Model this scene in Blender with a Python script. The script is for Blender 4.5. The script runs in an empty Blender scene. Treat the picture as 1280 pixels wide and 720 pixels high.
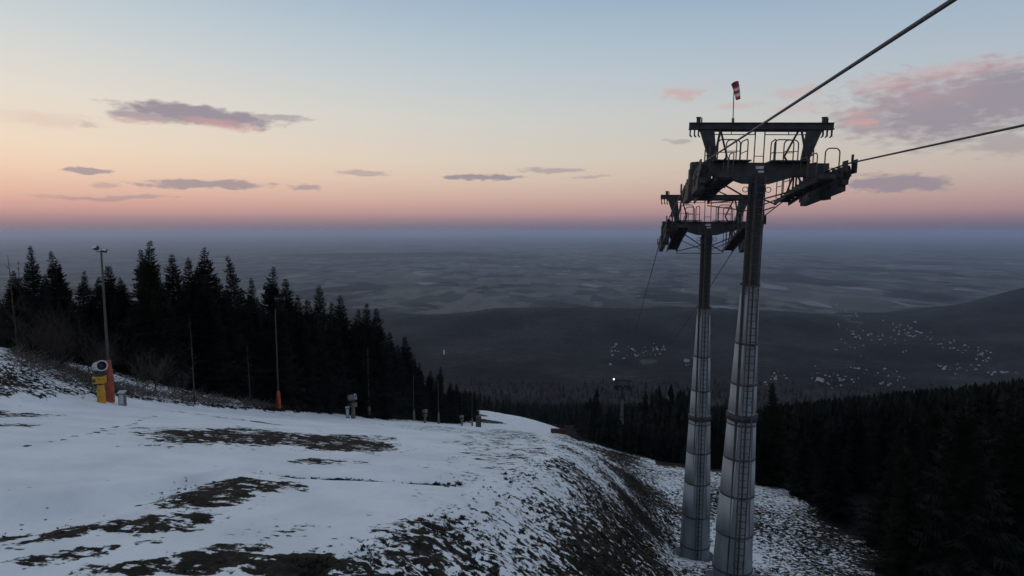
import bpy, math, random
import numpy as np
from mathutils import Vector, Matrix
R = math.radians
random.seed(7)
rng = np.random.default_rng(11)
scn = bpy.context.scene
COL = scn.collection
PITCH = R(5.34); DH = .0104; F = 770.0
CP, SP = math.cos(PITCH), math.sin(PITCH)

# ------------------------------------------------------------------ helpers
class MB:
    """collects geometry and links it as ONE mesh object"""
    def __init__(s): s.v = []; s.f = []; s.m = []; s.sm = []
    def add(s, vs, fs, mi=0, smooth=False):
        b = len(s.v); s.v.extend([tuple(p) for p in vs])
        for f in fs:
            s.f.append(tuple(i + b for i in f)); s.m.append(mi); s.sm.append(smooth)
    def box(s, c, d, mi=0, M=None):
        x, y, z = d[0]/2, d[1]/2, d[2]/2
        vs = [Vector(((x if i & 1 else -x), (y if i & 2 else -y), (z if i & 4 else -z))) for i in range(8)]
        if M is not None: vs = [M @ p for p in vs]
        vs = [p + Vector(c) for p in vs]
        s.add(vs, [(0,2,3,1),(4,5,7,6),(0,1,5,4),(2,6,7,3),(0,4,6,2),(1,3,7,5)], mi)
    def bar(s, a, b, w, h=None, mi=0, up=(0,0,1)):
        a, b = Vector(a), Vector(b); h = h or w
        d = (b - a); L = d.length; d.normalize()
        u = Vector(up)
        if abs(d.dot(u)) > .98: u = Vector((0,1,0))
        x = d.cross(u).normalized(); z = x.cross(d)
        M = Matrix((x, d, z)).transposed()
        s.box((a + b)/2, (w, L, h), mi, M)
    def tube(s, pts, r, n=8, mi=0, cap=True, smooth=True, radii=None):
        pts = [Vector(p) for p in pts]
        rings = []
        t0 = (pts[1]-pts[0]).normalized()
        ref = Vector((0,0,1)) if abs(t0.z) < .9 else Vector((1,0,0))
        x = t0.cross(ref).normalized()
        for i, p in enumerate(pts):
            t = (pts[min(i+1, len(pts)-1)] - pts[max(i-1, 0)]).normalized()
            x = (x - t*x.dot(t)).normalized(); y = t.cross(x)
            rr = radii[i] if radii else r
            rings.append([p + (x*math.cos(2*math.pi*k/n) + y*math.sin(2*math.pi*k/n))*rr for k in range(n)])
        vs = [q for ring in rings for q in ring]; fs = []
        for i in range(len(pts)-1):
            for k in range(n):
                k2 = (k+1) % n
                fs.append((i*n+k, i*n+k2, (i+1)*n+k2, (i+1)*n+k))
        s.add(vs, fs, mi, smooth)
        if cap:
            s.add(rings[0], [tuple(range(n))[::-1]], mi); s.add(rings[-1], [tuple(range(n))], mi)
    def cyl(s, a, b, r, r2=None, n=20, mi=0, smooth=True):
        s.tube([a, b], r, n, mi, True, smooth, [r, r if r2 is None else r2])
    def lathe(s, prof, n=28, mi=0, c=(0,0,0), a0=0.0, a1=2*math.pi, smooth=True):
        full = abs(a1-a0-2*math.pi) < 1e-6; m = n if full else n+1
        vs = []
        for (r, z) in prof:
            for k in range(m):
                a = a0 + (a1-a0)*k/n
                vs.append((c[0]+r*math.cos(a), c[1]+r*math.sin(a), c[2]+z))
        fs = []
        for i in range(len(prof)-1):
            for k in range(n):
                k2 = (k+1) % m
                fs.append((i*m+k, i*m+k2, (i+1)*m+k2, (i+1)*m+k))
        s.add(vs, fs, mi, smooth)
    def prism(s, poly, y0, y1, mi=0):
        """poly in (x,z), extruded along y"""
        n = len(poly)
        vs = [(p[0], y0, p[1]) for p in poly] + [(p[0], y1, p[1]) for p in poly]
        fs = [tuple(range(n)), tuple(range(2*n-1, n-1, -1))]
        for i in range(n): fs.append((i, i+n, (i+1) % n + n, (i+1) % n))
        s.add(vs, fs, mi)
    def mesh(s, name, mats):
        me = bpy.data.meshes.new(name)
        me.from_pydata(s.v, [], s.f)
        for m in (mats if isinstance(mats, (list, tuple)) else [mats]): me.materials.append(m)
        me.polygons.foreach_set('material_index', s.m)
        me.polygons.foreach_set('use_smooth', s.sm)
        me.update(); return me
    def build(s, name, mats, parent=None, loc=None):
        return link(name, s.mesh(name, mats), parent, loc)

def link(name, me, parent=None, loc=None):
    o = bpy.data.objects.new(name, me); COL.objects.link(o)
    if parent is not None: o.parent = parent
    if loc is not None: o.location = loc
    return o
def tag(o, label=None, cat=None, group=None, kind=None):
    if label: o['label'] = label
    if cat: o['category'] = cat
    if group: o['group'] = group
    if kind: o['kind'] = kind
    return o
def empty(name, loc=(0,0,0), rz=0.0):
    o = bpy.data.objects.new(name, None); COL.objects.link(o)
    o.location = loc; o.rotation_euler = (0,0,rz); o.empty_display_size = .3
    return o
def copy_tree(o, parent=None):
    c = o.copy(); COL.objects.link(c)
    if parent is not None: c.parent = parent
    for ch in list(o.children): copy_tree(ch, c)
    return c

# ---- numpy noise
def _h(ix, iy, s):
    n = (ix.astype(np.int64)*374761393 + iy.astype(np.int64)*668265263 + s*1274126177) & 0xffffffff
    n = ((n ^ (n >> 13))*1274126177) & 0xffffffff
    return ((n ^ (n >> 16)) & 0xffff)/65535.0
def vnoise(x, y, s=0):
    ix, iy = np.floor(x), np.floor(y); fx, fy = x-ix, y-iy
    fx = fx*fx*fx*(fx*(fx*6-15)+10); fy = fy*fy*fy*(fy*(fy*6-15)+10)
    a = _h(ix, iy, s); b = _h(ix+1, iy, s); c = _h(ix, iy+1, s); d = _h(ix+1, iy+1, s)
    return (a+(b-a)*fx)+((c+(d-c)*fx)-(a+(b-a)*fx))*fy - .5
def fbm(x, y, o=4, s=0, g=.5):
    r = 0*x; a = 1.0
    for i in range(o):
        r = r + a*vnoise(x*(2**i)+i*17.3, y*(2**i)+i*9.1, s+i*7); a *= g
    return r
def sstep(a, b, x):
    t = np.clip((x-a)/(b-a), 0, 1); return t*t*(3-2*t)
def pch(x, xs, ys):
    """smooth interpolation through knots (monotone cubic)"""
    xs = np.array(xs, float); ys = np.array(ys, float)
    h = np.diff(xs); d = np.diff(ys)/h; m = np.zeros(len(xs))
    m[0], m[-1] = d[0], d[-1]
    for i in range(1, len(xs)-1):
        if d[i-1]*d[i] > 0: m[i] = 2*d[i-1]*d[i]/(d[i-1]+d[i])
    x = np.clip(x, xs[0], xs[-1]); k = np.clip(np.searchsorted(xs, x)-1, 0, len(xs)-2)
    t = (x-xs[k])/h[k]
    return ((2*t**3-3*t**2+1)*ys[k]+(t**3-2*t**2+t)*h[k]*m[k]+(-2*t**3+3*t**2)*ys[k+1]+(t**3-t**2)*h[k]*m[k+1])

# ------------------------------------------------------------------ terrain
def line_x(Y): return 10.38 + .151*(Y-26.4)
def crest_x(Y): return pch(Y, [-20,5,13.3,18,23.5,31,40,60,100,200,400], [-7.4,-6,-4.8,-3.3,-1.0,1.6,3.2,4.6,6.5,14,30])
def toe_x(Y): return pch(Y, [-20,5,13,25,30,39,60,100,200,400], [2,3.6,5.4,7.6,8.8,11,16,24,38,60])
def edge_x(Y): return np.where(Y > 45, -31+.085*(Y-45), -31+.02*(Y-45))
def piste(X, Y):
    d = pch(Y, [-20,0,13,18,22,28,36,45,60,90,150,200,250,300,330,420],
               [6,6.9,8,8.8,9.6,10.9,13.0,15.4,20.6,30.3,50.6,67.5,82.5,95,103,136])
    kn = sstep(215, 265, Y)*(1-sstep(330, 400, Y))
    return -(d + .085*(np.clip(X, -60, 60)+8)*(1-kn) + kn*(.0052*np.maximum(X+16, 0)**2))
def low(X, Y):
    d = pch(Y, [-20,10,26.4,39,60,100,200,300,420], [9,12.5,16.3,22.0,25.5,38.6,72.0,106,142])
    q = X-line_x(Y)
    return -(d + .10*np.clip(q, -30, 25) - .07*np.clip(q-25, 0, 400))
def far(u, Y):
    d = pch(Y, [200,400,800,1300,1700,2200,2900,3600,4300,9000,80000],
               [68,134,257,390,446,464,485,535,560,560,560])
    X = u*Y
    z = -d
    g = np.exp(-((Y-3000)/480.)**2)
    z = z + g*(72*np.exp(-(np.abs(u-.16)/.36)**3.2) + 14*fbm(X/500., Y/500., 3, 5))
    z = z + np.exp(-((Y-3150)/620.)**2)*215*sstep(.52, 1.0, u)*(1+.25*fbm(u*6, Y/900., 3, 3))
    z = z + np.exp(-((Y-2150)/420.)**2)*60*sstep(.62, .95, u)
    z = z + np.exp(-((Y-12500)/1500.)**2)*70*np.exp(-((u+.20)/.26)**2)*(1+.5*fbm(u*9, u*0, 2, 8))
    z = z + np.exp(-((Y-22000)/2500.)**2)*70*(.35+fbm(u*3, u*0+4, 3, 12))
    z = z + sstep(300, 900, Y)*(1-sstep(3800, 5000, Y))*22*fbm(X/420., Y/420., 4, 21)
    z = z + sstep(4000, 8000, Y)*24*fbm(X/3500., Y/3500., 3, 31)
    return z + DH*np.minimum(Y, 4300)
def near(X, Y):
    t = sstep(0, 1, (X-crest_x(Y))/(toe_x(Y)-crest_x(Y)))
    kc = np.clip((X-crest_x(Y))/(toe_x(Y)-crest_x(Y)), 0, 1)
    t = t*.45 + .25*kc + .30*(1-np.cos(kc*math.pi/2))
    p, l = piste(X, Y), low(X, Y)
    z = p*(1-t)+l*t
    q = edge_x(Y)-X
    s = np.interp(Y, [40,60,80,110], [.64,.52,.40,.22])
    z = z + np.where(q > 0, s*10*(1-np.exp(-np.maximum(q, 0)/10)), 0)
    z = z + np.exp(-((q-0.2)/1.6)**2)*.35
    return z + DH*Y
def height(X, Y):
    X = np.asarray(X, float); Y = np.asarray(Y, float)
    w = sstep(330, 430, Y)
    Yc = np.maximum(Y, 60)
    return near(X, Y)*(1-w) + far(X/Yc, Yc)*w
def Hf(x, y): return float(height(np.array([x]), np.array([y]))[0])

def depth_of(Y, Z): return Y*CP - Z*SP
def ray(px, py):
    u = (px-640)/F; v = (360-py)/F
    return u, CP+v*SP, -SP+v*CP
def hit(px, py):
    u, a, b = ray(px, py)
    t = np.exp(np.linspace(math.log(5), math.log(9000), 6000))
    g = b*t - height(u*t, a*t)
    i = int(np.argmax(g < 0)) if (g < 0).any() else len(t)-1
    return np.array([u*t[i], a*t[i], b*t[i]])
def at(px, Y, py=None):
    """world x (and z) of a picture column at forward distance Y"""
    u, a, b = ray(px, py if py is not None else 288)
    t = Y/a
    return u*t, Y, b*t

# ------------------------------------------------------------------ materials
def mat(name, base, rough=.7, metal=0.0, var=.0, scale=4.0, bump=0.0, emis=None, estr=0.0, col2=None, stretch=None):
    m = bpy.data.materials.new(name); m.use_nodes = True
    nt = m.node_tree; N = nt.nodes; b = N['Principled BSDF']
    b.inputs['Roughness'].default_value = rough; b.inputs['Metallic'].default_value = metal
    if rough >= .85: b.inputs['Specular IOR Level'].default_value = .08
    b.inputs['Base Color'].default_value = (*base, 1)
    tc = N.new('ShaderNodeTexCoord'); vec = tc.outputs['Object']
    if stretch:
        mp = N.new('ShaderNodeMapping'); mp.inputs['Scale'].default_value = stretch
        nt.links.new(vec, mp.inputs['Vector']); vec = mp.outputs['Vector']
    nz = N.new('ShaderNodeTexNoise'); nz.inputs['Scale'].default_value = scale; nz.inputs['Detail'].default_value = 6
    nt.links.new(vec, nz.inputs['Vector'])
    if var > 0 or col2:
        rp = N.new('ShaderNodeValToRGB')
        c2 = col2 or tuple(c*(1-var) for c in base)
        c1 = base if col2 else tuple(min(1, c*(1+var)) for c in base)
        rp.color_ramp.elements[0].position = .36; rp.color_ramp.elements[1].position = .64
        rp.color_ramp.elements[0].color = (*c2, 1); rp.color_ramp.elements[1].color = (*c1, 1)
        nt.links.new(nz.outputs['Fac'], rp.inputs['Fac']); nt.links.new(rp.outputs['Color'], b.inputs['Base Color'])
    if bump > 0:
        bp = N.new('ShaderNodeBump'); bp.inputs['Strength'].default_value = bump; bp.inputs['Distance'].default_value = .05
        nt.links.new(nz.outputs['Fac'], bp.inputs['Height']); nt.links.new(bp.outputs['Normal'], b.inputs['Normal'])
    if emis:
        b.inputs['Emission Color'].default_value = (*emis, 1); b.inputs['Emission Strength'].default_value = estr
    return m
M = dict(
    dark_steel=mat('dark_painted_steel', (.020,.022,.026), .7, .0, .45, 3.0, .15),
    brown_steel=mat('weathered_brown_steel', (.020,.0175,.017), .7, .0, .4, 2.2, .15, stretch=(1,1,.15)),
    galv=mat('galvanised_steel', (.165,.18,.195), .65, .1, .22, 1.6, .1, stretch=(1,1,.25)),
    panel=mat('pale_grey_panel', (.25,.265,.285), .65, .0, .16, 1.4, .08, stretch=(1,1,.3)),
    rubber=mat('black_rubber', (.018,.018,.02), .7, 0, .3, 9),
    rope=mat('steel_rope', (.055,.057,.062), .5, .5, .35, 60, .4),
    ladder=mat('ladder_steel', (.05,.05,.052), .6, .3, .3, 5),
    rail=mat('rail_steel', (.045,.045,.05), .5, .4, .3, 5),
    sign=mat('worn_plate', (.42,.43,.44), .5, 0, .4, 12),
    glass=mat('lamp_glass', (.5,.52,.55), .15, 0, .1, 3),
    lamplit=mat('lit_lamp', (.8,.8,.75), .3, 0, 0, 3, 0, (1,.96,.88), 2.2),
    yellow=mat('yellow_vinyl', (.46,.25,.012), .55, 0, .25, 2.5, .1),
    orange=mat('orange_vinyl', (.36,.060,.026), .6, 0, .28, 2.5, .1),
    paleplast=mat('pale_vinyl', (.17,.125,.08), .6, 0, .3, 2.5),
    white_paint=mat('white_paint', (.66,.66,.65), .45, 0, .15, 4),
    dark_plast=mat('dark_housing', (.03,.03,.034), .5, 0, .3, 5),
    pole=mat('weathered_pole', (.055,.048,.043), .6, .1, .25, 2, stretch=(1,1,.2)),
    redcloth=mat('red_woven_cloth', (.50,.045,.05), .8, 0, .2, 6),
    whitecloth=mat('white_woven_cloth', (.70,.69,.67), .8, 0, .12, 6),
    netred=mat('red_padding', (.10,.012,.020), .75, 0, .25, 1.5),
    needle=mat('spruce_needles', (.014,.018,.014), 1.0, 0, .5, .9),
    needle2=mat('dark_spruce_needles', (.010,.013,.011), 1.0, 0, .5, .7),
    needle3=mat('dull_spruce_needles', (.016,.018,.013), 1.0, 0, .45, .8),
    bark=mat('spruce_bark', (.04,.033,.027), .9, 0, .4, 5, .3),
    birch=mat('pale_bark', (.06,.053,.047), .85, 0, .45, 4, .2, stretch=(1,1,.4)),
    twig=mat('bare_twigs', (.050,.040,.034), .9, 0, .35, 2),
    twig2=mat('grey_twigs', (.075,.062,.054), .9, 0, .35, 2),
    brush=mat('dry_brush', (.12,.10,.085), .9, 0, .45, 2),
    tuft=mat('dead_grass', (.042,.034,.024), .95, 0, .55, 1.3),
    rock=mat('hut_concrete', (.13,.13,.127), .9, 0, .25, 4, .3),
    w1=mat('white_render', (.47,.465,.45), .8, 0, .08, .3),
    w2=mat('cream_render', (.36,.33,.29), .8, 0, .1, .3),
    w3=mat('brick_wall', (.18,.085,.065), .85, 0, .2, .5),
    r1=mat('red_tiles', (.13,.05,.042), .85, 0, .2, .5),
    r2=mat('grey_tiles', (.16,.16,.17), .8, 0, .2, .5),
    r3=mat('frosted_roof', (.27,.28,.30), .8, 0, .15, .5),
)

# ---- snowy slope material
def slope_material():
    m = bpy.data.materials.new('patchy_snow_over_soil'); m.use_nodes = True
    nt = m.node_tree; N = nt.nodes; L = nt.links; b = N['Principled BSDF']
    geo = N.new('ShaderNodeNewGeometry'); P = geo.outputs['Position']
    bare = N.new('ShaderNodeAttribute'); bare.attribute_name = 'bare'
    steep = N.new('ShaderNodeAttribute'); steep.attribute_name = 'steep'
    def noise(scale, det, st=None, rough=.55, rot=None, dist=0):
        n = N.new('ShaderNodeTexNoise'); n.inputs['Scale'].default_value = scale
        n.inputs['Detail'].default_value = det; n.inputs['Roughness'].default_value = rough; n.inputs['Distortion'].default_value = dist
        mp = N.new('ShaderNodeMapping'); mp.inputs['Scale'].default_value = st or (1,1,1)
        if rot: mp.inputs['Rotation'].default_value = rot
        L.new(P, mp.inputs['Vector']); L.new(mp.outputs['Vector'], n.inputs['Vector']); return n.outputs['Fac']
    def math_(op, a, bb=None, c=None):
        n = N.new('ShaderNodeMath'); n.operation = op
        for i, x in enumerate((a, bb, c)):
            if x is None: continue
            if isinstance(x, (int, float)): n.inputs[i].default_value = x
            else: L.new(x, n.inputs[i])
        return n.outputs[0]
    def ramp(f, stops):
        r = N.new('ShaderNodeValToRGB'); e = r.color_ramp.elements
        while len(e) < len(stops): e.new(.5)
        for i, (p, c) in enumerate(stops):
            e[i].position = p; e[i].color = (*c, 1)
        L.new(f, r.inputs['Fac']); return r.outputs['Color']
    n_flat = noise(.75, 9, (1,.75,1), .64)
    n_fine = noise(4.2, 6, (1,.8,1), .6)
    n_st = noise(3.6, 7, (.8,1.1,.85), .62, (0,0,R(28)), .35)
    n_mid = noise(2.3, 6, (.62,1.45,1), .62)
    a = math_('ADD', math_('MULTIPLY', math_('SUBTRACT', n_flat, .5), 1.5), math_('MULTIPLY', math_('SUBTRACT', n_mid, .5), 1.5))
    a2 = math_('MULTIPLY', math_('SUBTRACT', n_fine, .5), .8)
    s2 = math_('ADD', math_('MULTIPLY', math_('SUBTRACT', n_st, .5), 2.1), math_('MULTIPLY', math_('SUBTRACT', n_fine, .5), .75))
    mixn = N.new('ShaderNodeMix'); mixn.data_type = 'FLOAT'
    L.new(steep.outputs['Fac'], mixn.inputs[0]); L.new(math_('ADD', a, a2), mixn.inputs[2]); L.new(s2, mixn.inputs[3])
    f = math_('ADD', mixn.outputs[0], bare.outputs['Fac'])
    mask = N.new('ShaderNodeMapRange'); mask.interpolation_type = 'SMOOTHSTEP'
    mask.inputs['From Min'].default_value = .46; mask.inputs['From Max'].default_value = .58
    L.new(f, mask.inputs['Value'])
    snow = ramp(noise(.35, 8, None, .6), [(.33, (.77,.765,.75)), (.62, (.91,.90,.875))])
    soil0 = ramp(noise(2.2, 8, None, .65), [(.34, (.012,.011,.010)), (.55, (.032,.026,.019)), (.74, (.085,.067,.046))])
    litter = ramp(noise(1.1, 7, None, .65), [(.36, (.006,.006,.006)), (.62, (.018,.016,.013))])
    fl = N.new('ShaderNodeMapRange'); fl.inputs['From Min'].default_value = .80; fl.inputs['From Max'].default_value = .95
    L.new(bare.outputs['Fac'], fl.inputs['Value'])
    sm = N.new('ShaderNodeMix'); sm.data_type = 'RGBA'; L.new(fl.outputs[0], sm.inputs[0]); L.new(soil0, sm.inputs[6]); L.new(litter, sm.inputs[7]); soil = sm.outputs[2]
    mx = N.new('ShaderNodeMix'); mx.data_type = 'RGBA'
    L.new(mask.outputs[0], mx.inputs[0]); L.new(snow, mx.inputs[6]); L.new(soil, mx.inputs[7])
    L.new(mx.outputs[2], b.inputs['Base Color']); b.inputs['Roughness'].default_value = .75
    b.inputs['Specular IOR Level'].default_value = .04
    hgt = math_('ADD', math_('MULTIPLY', mask.outputs[0], -.55), math_('ADD', math_('MULTIPLY', n_fine, .5), math_('MULTIPLY', noise(14, 4), .16)))
    bp = N.new('ShaderNodeBump'); bp.inputs['Strength'].default_value = .55; bp.inputs['Distance'].default_value = .16
    L.new(hgt, bp.inputs['Height']); L.new(bp.outputs['Normal'], b.inputs['Normal'])
    return m

def valley_material():
    m = bpy.data.materials.new('fields_and_woods'); m.use_nodes = True
    nt = m.node_tree; N = nt.nodes; L = nt.links; b = N['Principled BSDF']
    geo = N.new('ShaderNodeNewGeometry'); P = geo.outputs['Position']
    wood = N.new('ShaderNodeAttribute'); wood.attribute_name = 'wood'
    def mapping(st, rot=0):
        mp = N.new('ShaderNodeMapping'); mp.inputs['Scale'].default_value = st; mp.inputs['Rotation'].default_value = (0,0,R(rot))
        L.new(P, mp.inputs['Vector']); return mp.outputs['Vector']
    def vor(st, rot):
        v = N.new('ShaderNodeTexVoronoi'); v.inputs['Scale'].default_value = 1; v.inputs['Randomness'].default_value = .9
        L.new(mapping(st, rot), v.inputs['Vector'])
        s = N.new('ShaderNodeSeparateColor'); L.new(v.outputs['Color'], s.inputs[0]); return s.outputs[0]
    def noise(st, det=6, rot=0, rough=.55):
        n = N.new('ShaderNodeTexNoise'); n.inputs['Scale'].default_value = 1; n.inputs['Detail'].default_value = det
        n.inputs['Roughness'].default_value = rough
        L.new(mapping(st, rot), n.inputs['Vector']); return n.outputs['Fac']
    def ramp(f, stops, const=False):
        r = N.new('ShaderNodeValToRGB'); e = r.color_ramp.elements
        if const: r.color_ramp.interpolation = 'CONSTANT'
        while len(e) < len(stops): e.new(.5)
        for i, (p, c) in enumerate(stops): e[i].position = p; e[i].color = (*c, 1)
        L.new(f, r.inputs['Fac']); return r.outputs['Color']
    def mix(f, a, c):
        x = N.new('ShaderNodeMix'); x.data_type = 'RGBA'; L.new(f, x.inputs[0]); L.new(a, x.inputs[6]); L.new(c, x.inputs[7]); return x.outputs[2]
    fields = ramp(vor((1/150., 1/330., 0), 23), [(0,(.095,.092,.084)), (.18,(.065,.088,.066)), (.40,(.155,.142,.122)), (.58,(.034,.044,.038)),
                                                 (.80,(.135,.127,.12)), (.955,(.27,.265,.26))], True)
    big = ramp(vor((1/1500., 1/1000., 0), -12), [(0,(.04,.046,.04)), (.30,(.11,.10,.08)), (.6,(.14,.13,.10)), (.85,(.09,.095,.07))], True)
    f1 = N.new('ShaderNodeMix'); f1.data_type = 'RGBA'; f1.inputs[0].default_value = .28
    L.new(fields, f1.inputs[6]); L.new(big, f1.inputs[7])
    nw = N.new('ShaderNodeMapRange'); nw.inputs['From Min'].default_value = .53; nw.inputs['From Max'].default_value = .57
    L.new(noise((1/900., 1/1500., 0), 9, 0, .6), nw.inputs['Value'])
    woods = ramp(noise((1/26., 1/26., 1/26.), 6, 0, .7), [(.3,(.003,.0035,.004)), (.52,(.009,.009,.009)), (.72,(.021,.019,.017))])
    broad = ramp(noise((1/320., 1/320., 0), 5), [(.40,(.55,.55,.55)), (.66,(3.6,3.4,3.0))])
    wm = N.new('ShaderNodeMix'); wm.data_type = 'RGBA'; wm.blend_type = 'MULTIPLY'; wm.inputs[0].default_value = 1
    L.new(woods, wm.inputs[6]); L.new(broad, wm.inputs[7])
    plain = mix(nw.outputs[0], f1.outputs[2], wm.outputs[2])
    # wood attribute wobbled so that the edges of the woods are ragged
    wob = N.new('ShaderNodeMath'); wob.operation = 'ADD'
    sub = N.new('ShaderNodeMath'); sub.operation = 'SUBTRACT'; sub.inputs[1].default_value = .5
    L.new(noise((1/140., 1/140., 0), 6), sub.inputs[0]); L.new(sub.outputs[0], wob.inputs[0]); L.new(wood.outputs['Fac'], wob.inputs[1])
    wr = N.new('ShaderNodeMapRange'); wr.inputs['From Min'].default_value = .45; wr.inputs['From Max'].default_value = .53
    L.new(wob.outputs[0], wr.inputs['Value'])
    c = mix(wr.outputs[0], plain, wm.outputs[2])
    L.new(c, b.inputs['Base Color']); b.inputs['Roughness'].default_value = .95; b.inputs['Specular IOR Level'].default_value = .1
    bp = N.new('ShaderNodeBump'); bp.inputs['Strength'].default_value = .8; bp.inputs['Distance'].default_value = 8
    L.new(noise((1/18., 1/18., 1/18.), 4), bp.inputs['Height']); L.new(bp.outputs['Normal'], b.inputs['Normal'])
    return m

# ------------------------------------------------------------------ ground sheet
PATCH = [  # bare patches on the piste: column, row, half-width, half-height, strength (read off once, stored as ground ellipses)
    (300,546,95,11,.62),(420,553,75,10,.62),(240,543,50,7,.35),(470,549,28,5,.4),
    (262,618,52,16,.62),(300,603,36,8,.6),(352,608,28,7,.5),(205,654,52,13,.60),(238,648,28,12,.55),
    (165,655,32,8,.4),(88,661,26,9,.62),(14,665,16,7,.5),(40,680,22,7,.35),(90,693,60,8,.34),
    (375,706,60,14,.75),(270,700,48,17,.62),(215,706,70,12,.45),(290,688,40,10,.5),(455,710,30,8,.55),
    (130,712,30,8,.5),(10,712,40,10,.4),(345,665,70,12,.16),(440,690,60,14,.2),(420,578,40,5,.35),(385,577,20,4,.4),
    (12,531,22,3,.5),(20,519,40,3,.45),(560,538,60,4,.30),(640,541,40,4,.34),
]
DITCH = [(318,588),(370,594),(420,597),(480,600),(545,604),(575,605)]
TRACK = [(203,513),(270,521),(345,531)]
TRACK2 = [(330,514),(345,517),(400,523),(470,530),(540,538),(600,543),(660,549)]
FAINT = [(260,541),(330,560),(400,566)]
_pat = []
for (px, py, hw, hh, st) in PATCH:
    c = hit(px, py); a = hit(px, py+hh); b_ = hit(px, max(py-hh, 506)); d = np.linalg.norm(c)
    ry = max(.35, .5*np.linalg.norm((a-b_)[:2])); _pat.append((c[0], c[1], hw/F*d, ry, math.atan2(c[0], c[1]), st))
_ditch = [hit(*p)[:2] for p in DITCH]; _track = [hit(*p)[:2] for p in TRACK]; _track2 = [hit(*p)[:2] for p in TRACK2]
_kstr = []
for (px, py, hw, hh) in ((606,526.5,28,2.6),(598,518.5,14,1.5)):
    c = hit(px, py); a = hit(px, py+hh); d = np.linalg.norm(c); _kstr.append((c[0], c[1], hw/F*d, max(2.0, abs(c[1]-a[1]))))
def polydist(X, Y, pts):
    best = np.full(X.shape, 1e9)
    for a, b_ in zip(pts[:-1], pts[1:]):
        vx, vy = b_[0]-a[0], b_[1]-a[1]; L2 = vx*vx+vy*vy
        t = np.clip(((X-a[0])*vx+(Y-a[1])*vy)/L2, 0, 1)
        best = np.minimum(best, np.hypot(X-a[0]-t*vx, Y-a[1]-t*vy))
    return best
_foot = []; _rf = random.Random(6)
for ln in (((-20,560),(0,559),(60,553),(110,543),(160,531),(200,520)),((30,641),(60,633),(90,637),(130,645),(150,648))):
    pp = [hit(*p)[:2] for p in ln]
    for a, b_ in zip(pp[:-1], pp[1:]):
        n_ = max(1, int(np.hypot(*(b_-a))/.75))
        for i in range(n_):
            t = (i+_rf.uniform(-.2, .2))/n_; _foot.append((a[0]+(b_[0]-a[0])*t+_rf.uniform(-.2, .2), a[1]+(b_[1]-a[1])*t+_rf.uniform(-.2, .2), .24 if a[1] > 22 else .13))
def bare_field(X, Y):
    bare = np.full(X.shape, -.06) + .18*fbm(X*.11, Y*.16, 3, 66)
    for (cx, cy, rx, ry, az, st) in _pat:
        dx, dy = X-cx, Y-cy; c, s = math.cos(az), math.sin(az)
        p = (dx*c-dy*s)/rx; q = (dx*s+dy*c)/ry
        r = np.sqrt(p*p+q*q)
        bare = np.maximum(bare, (st+.10)*(1-sstep(.45, 1.75, r)))
    bare = np.maximum(bare, .72*(1-sstep(.10, .36, polydist(X, Y, _ditch)-.15*(fbm(X*.9, Y*.9, 3, 77)+.1))))
    bare = np.maximum(bare, .60*(1-sstep(.05, .7, polydist(X, Y, _track))))
    for (fx, fy, fr_) in _foot:
        m_ = (np.abs(X-fx) < .6) & (np.abs(Y-fy) < .6)
        if m_.any(): bare[m_] = np.maximum(bare[m_], (.9 if fr_ > .2 else .7)*(1-sstep(fr_*.3, fr_, np.hypot(X[m_]-fx, Y[m_]-fy))))
    bare = np.maximum(bare, .55*(1-sstep(.05, .55, polydist(X, Y, _track2)))*(.35+.65*(fbm(X*.15, Y*.15, 2, 4) > -.08)))
    k = (X-crest_x(Y))/(toe_x(Y)-crest_x(Y))
    emb = sstep(-.30, .10, k)*(1-sstep(1.0, 1.6, k))
    steep = sstep(-.25, .05, k+.2*fbm(X*.4, Y*.4, 2, 9))
    e = .43 + .27*np.exp(-((k-.62)/.28)**2) + np.where(k < .45, .36, .42)*fbm(X*.22+.10*Y, Y*.22-.1*X, 3, 41) + .02*(1-sstep(.1, .5, k))
    bare = np.maximum(bare, np.where(k > -.35, emb*e, 0))
    low_ = sstep(.95, 1.3, k)
    bl = .36 + .55*fbm(X*.12, Y*.12, 3, 51) + .03*np.clip(X-line_x(Y)-4, 0, 20)
    bare = np.where(low_ > 0, bare*(1-low_)+low_*bl, bare)
    bare = np.maximum(bare, sstep(9, 14, X-line_x(Y)+4*fbm(X*.2, Y*.2, 2, 2) - np.clip((50-Y)*.15, -3, 3))*1.0)
    bare = np.where((k > .9) & (Y > 62), np.maximum(bare, sstep(62, 75, Y)*1.0), bare)
    # left bank: broken snow on rubble, bare under the trees
    q = edge_x(Y)-X
    bk = .37 + .7*fbm(X*.14+7, Y*.2, 3, 61) + .05*np.maximum(q-8, 0)
    bk = np.where(Y > 58, .50+.5*fbm(X*.3, Y*.2, 3, 62)+.06*np.maximum(q-3, 0), bk)
    bank = sstep(.2, 1.4, q + .8*fbm(X*.5, Y*.5, 3, 15))
    bare = bare*(1-bank)+bank*bk
    rim = np.exp(-((q-.9)/.7)**2)*.55
    bare = np.maximum(bare, np.where(Y < 60, rim, rim*1.2))
    steep = np.maximum(steep, bank)
    # the piste lower down: two dark strips across the snowy knoll
    kn = (Y > 215) & (X > -40) & (X < 34)
    bare = np.where(kn, bare*.3, bare)
    for (cx, cy, rx, ry) in _kstr:
        bare = np.maximum(bare, .78*(1-sstep(.7, 1.15, np.sqrt(((X-cx)/rx)**2+((Y-cy)/ry)**2))))
    return np.clip(bare, 0, 1.2), np.clip(steep, 0, 1)

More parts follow.
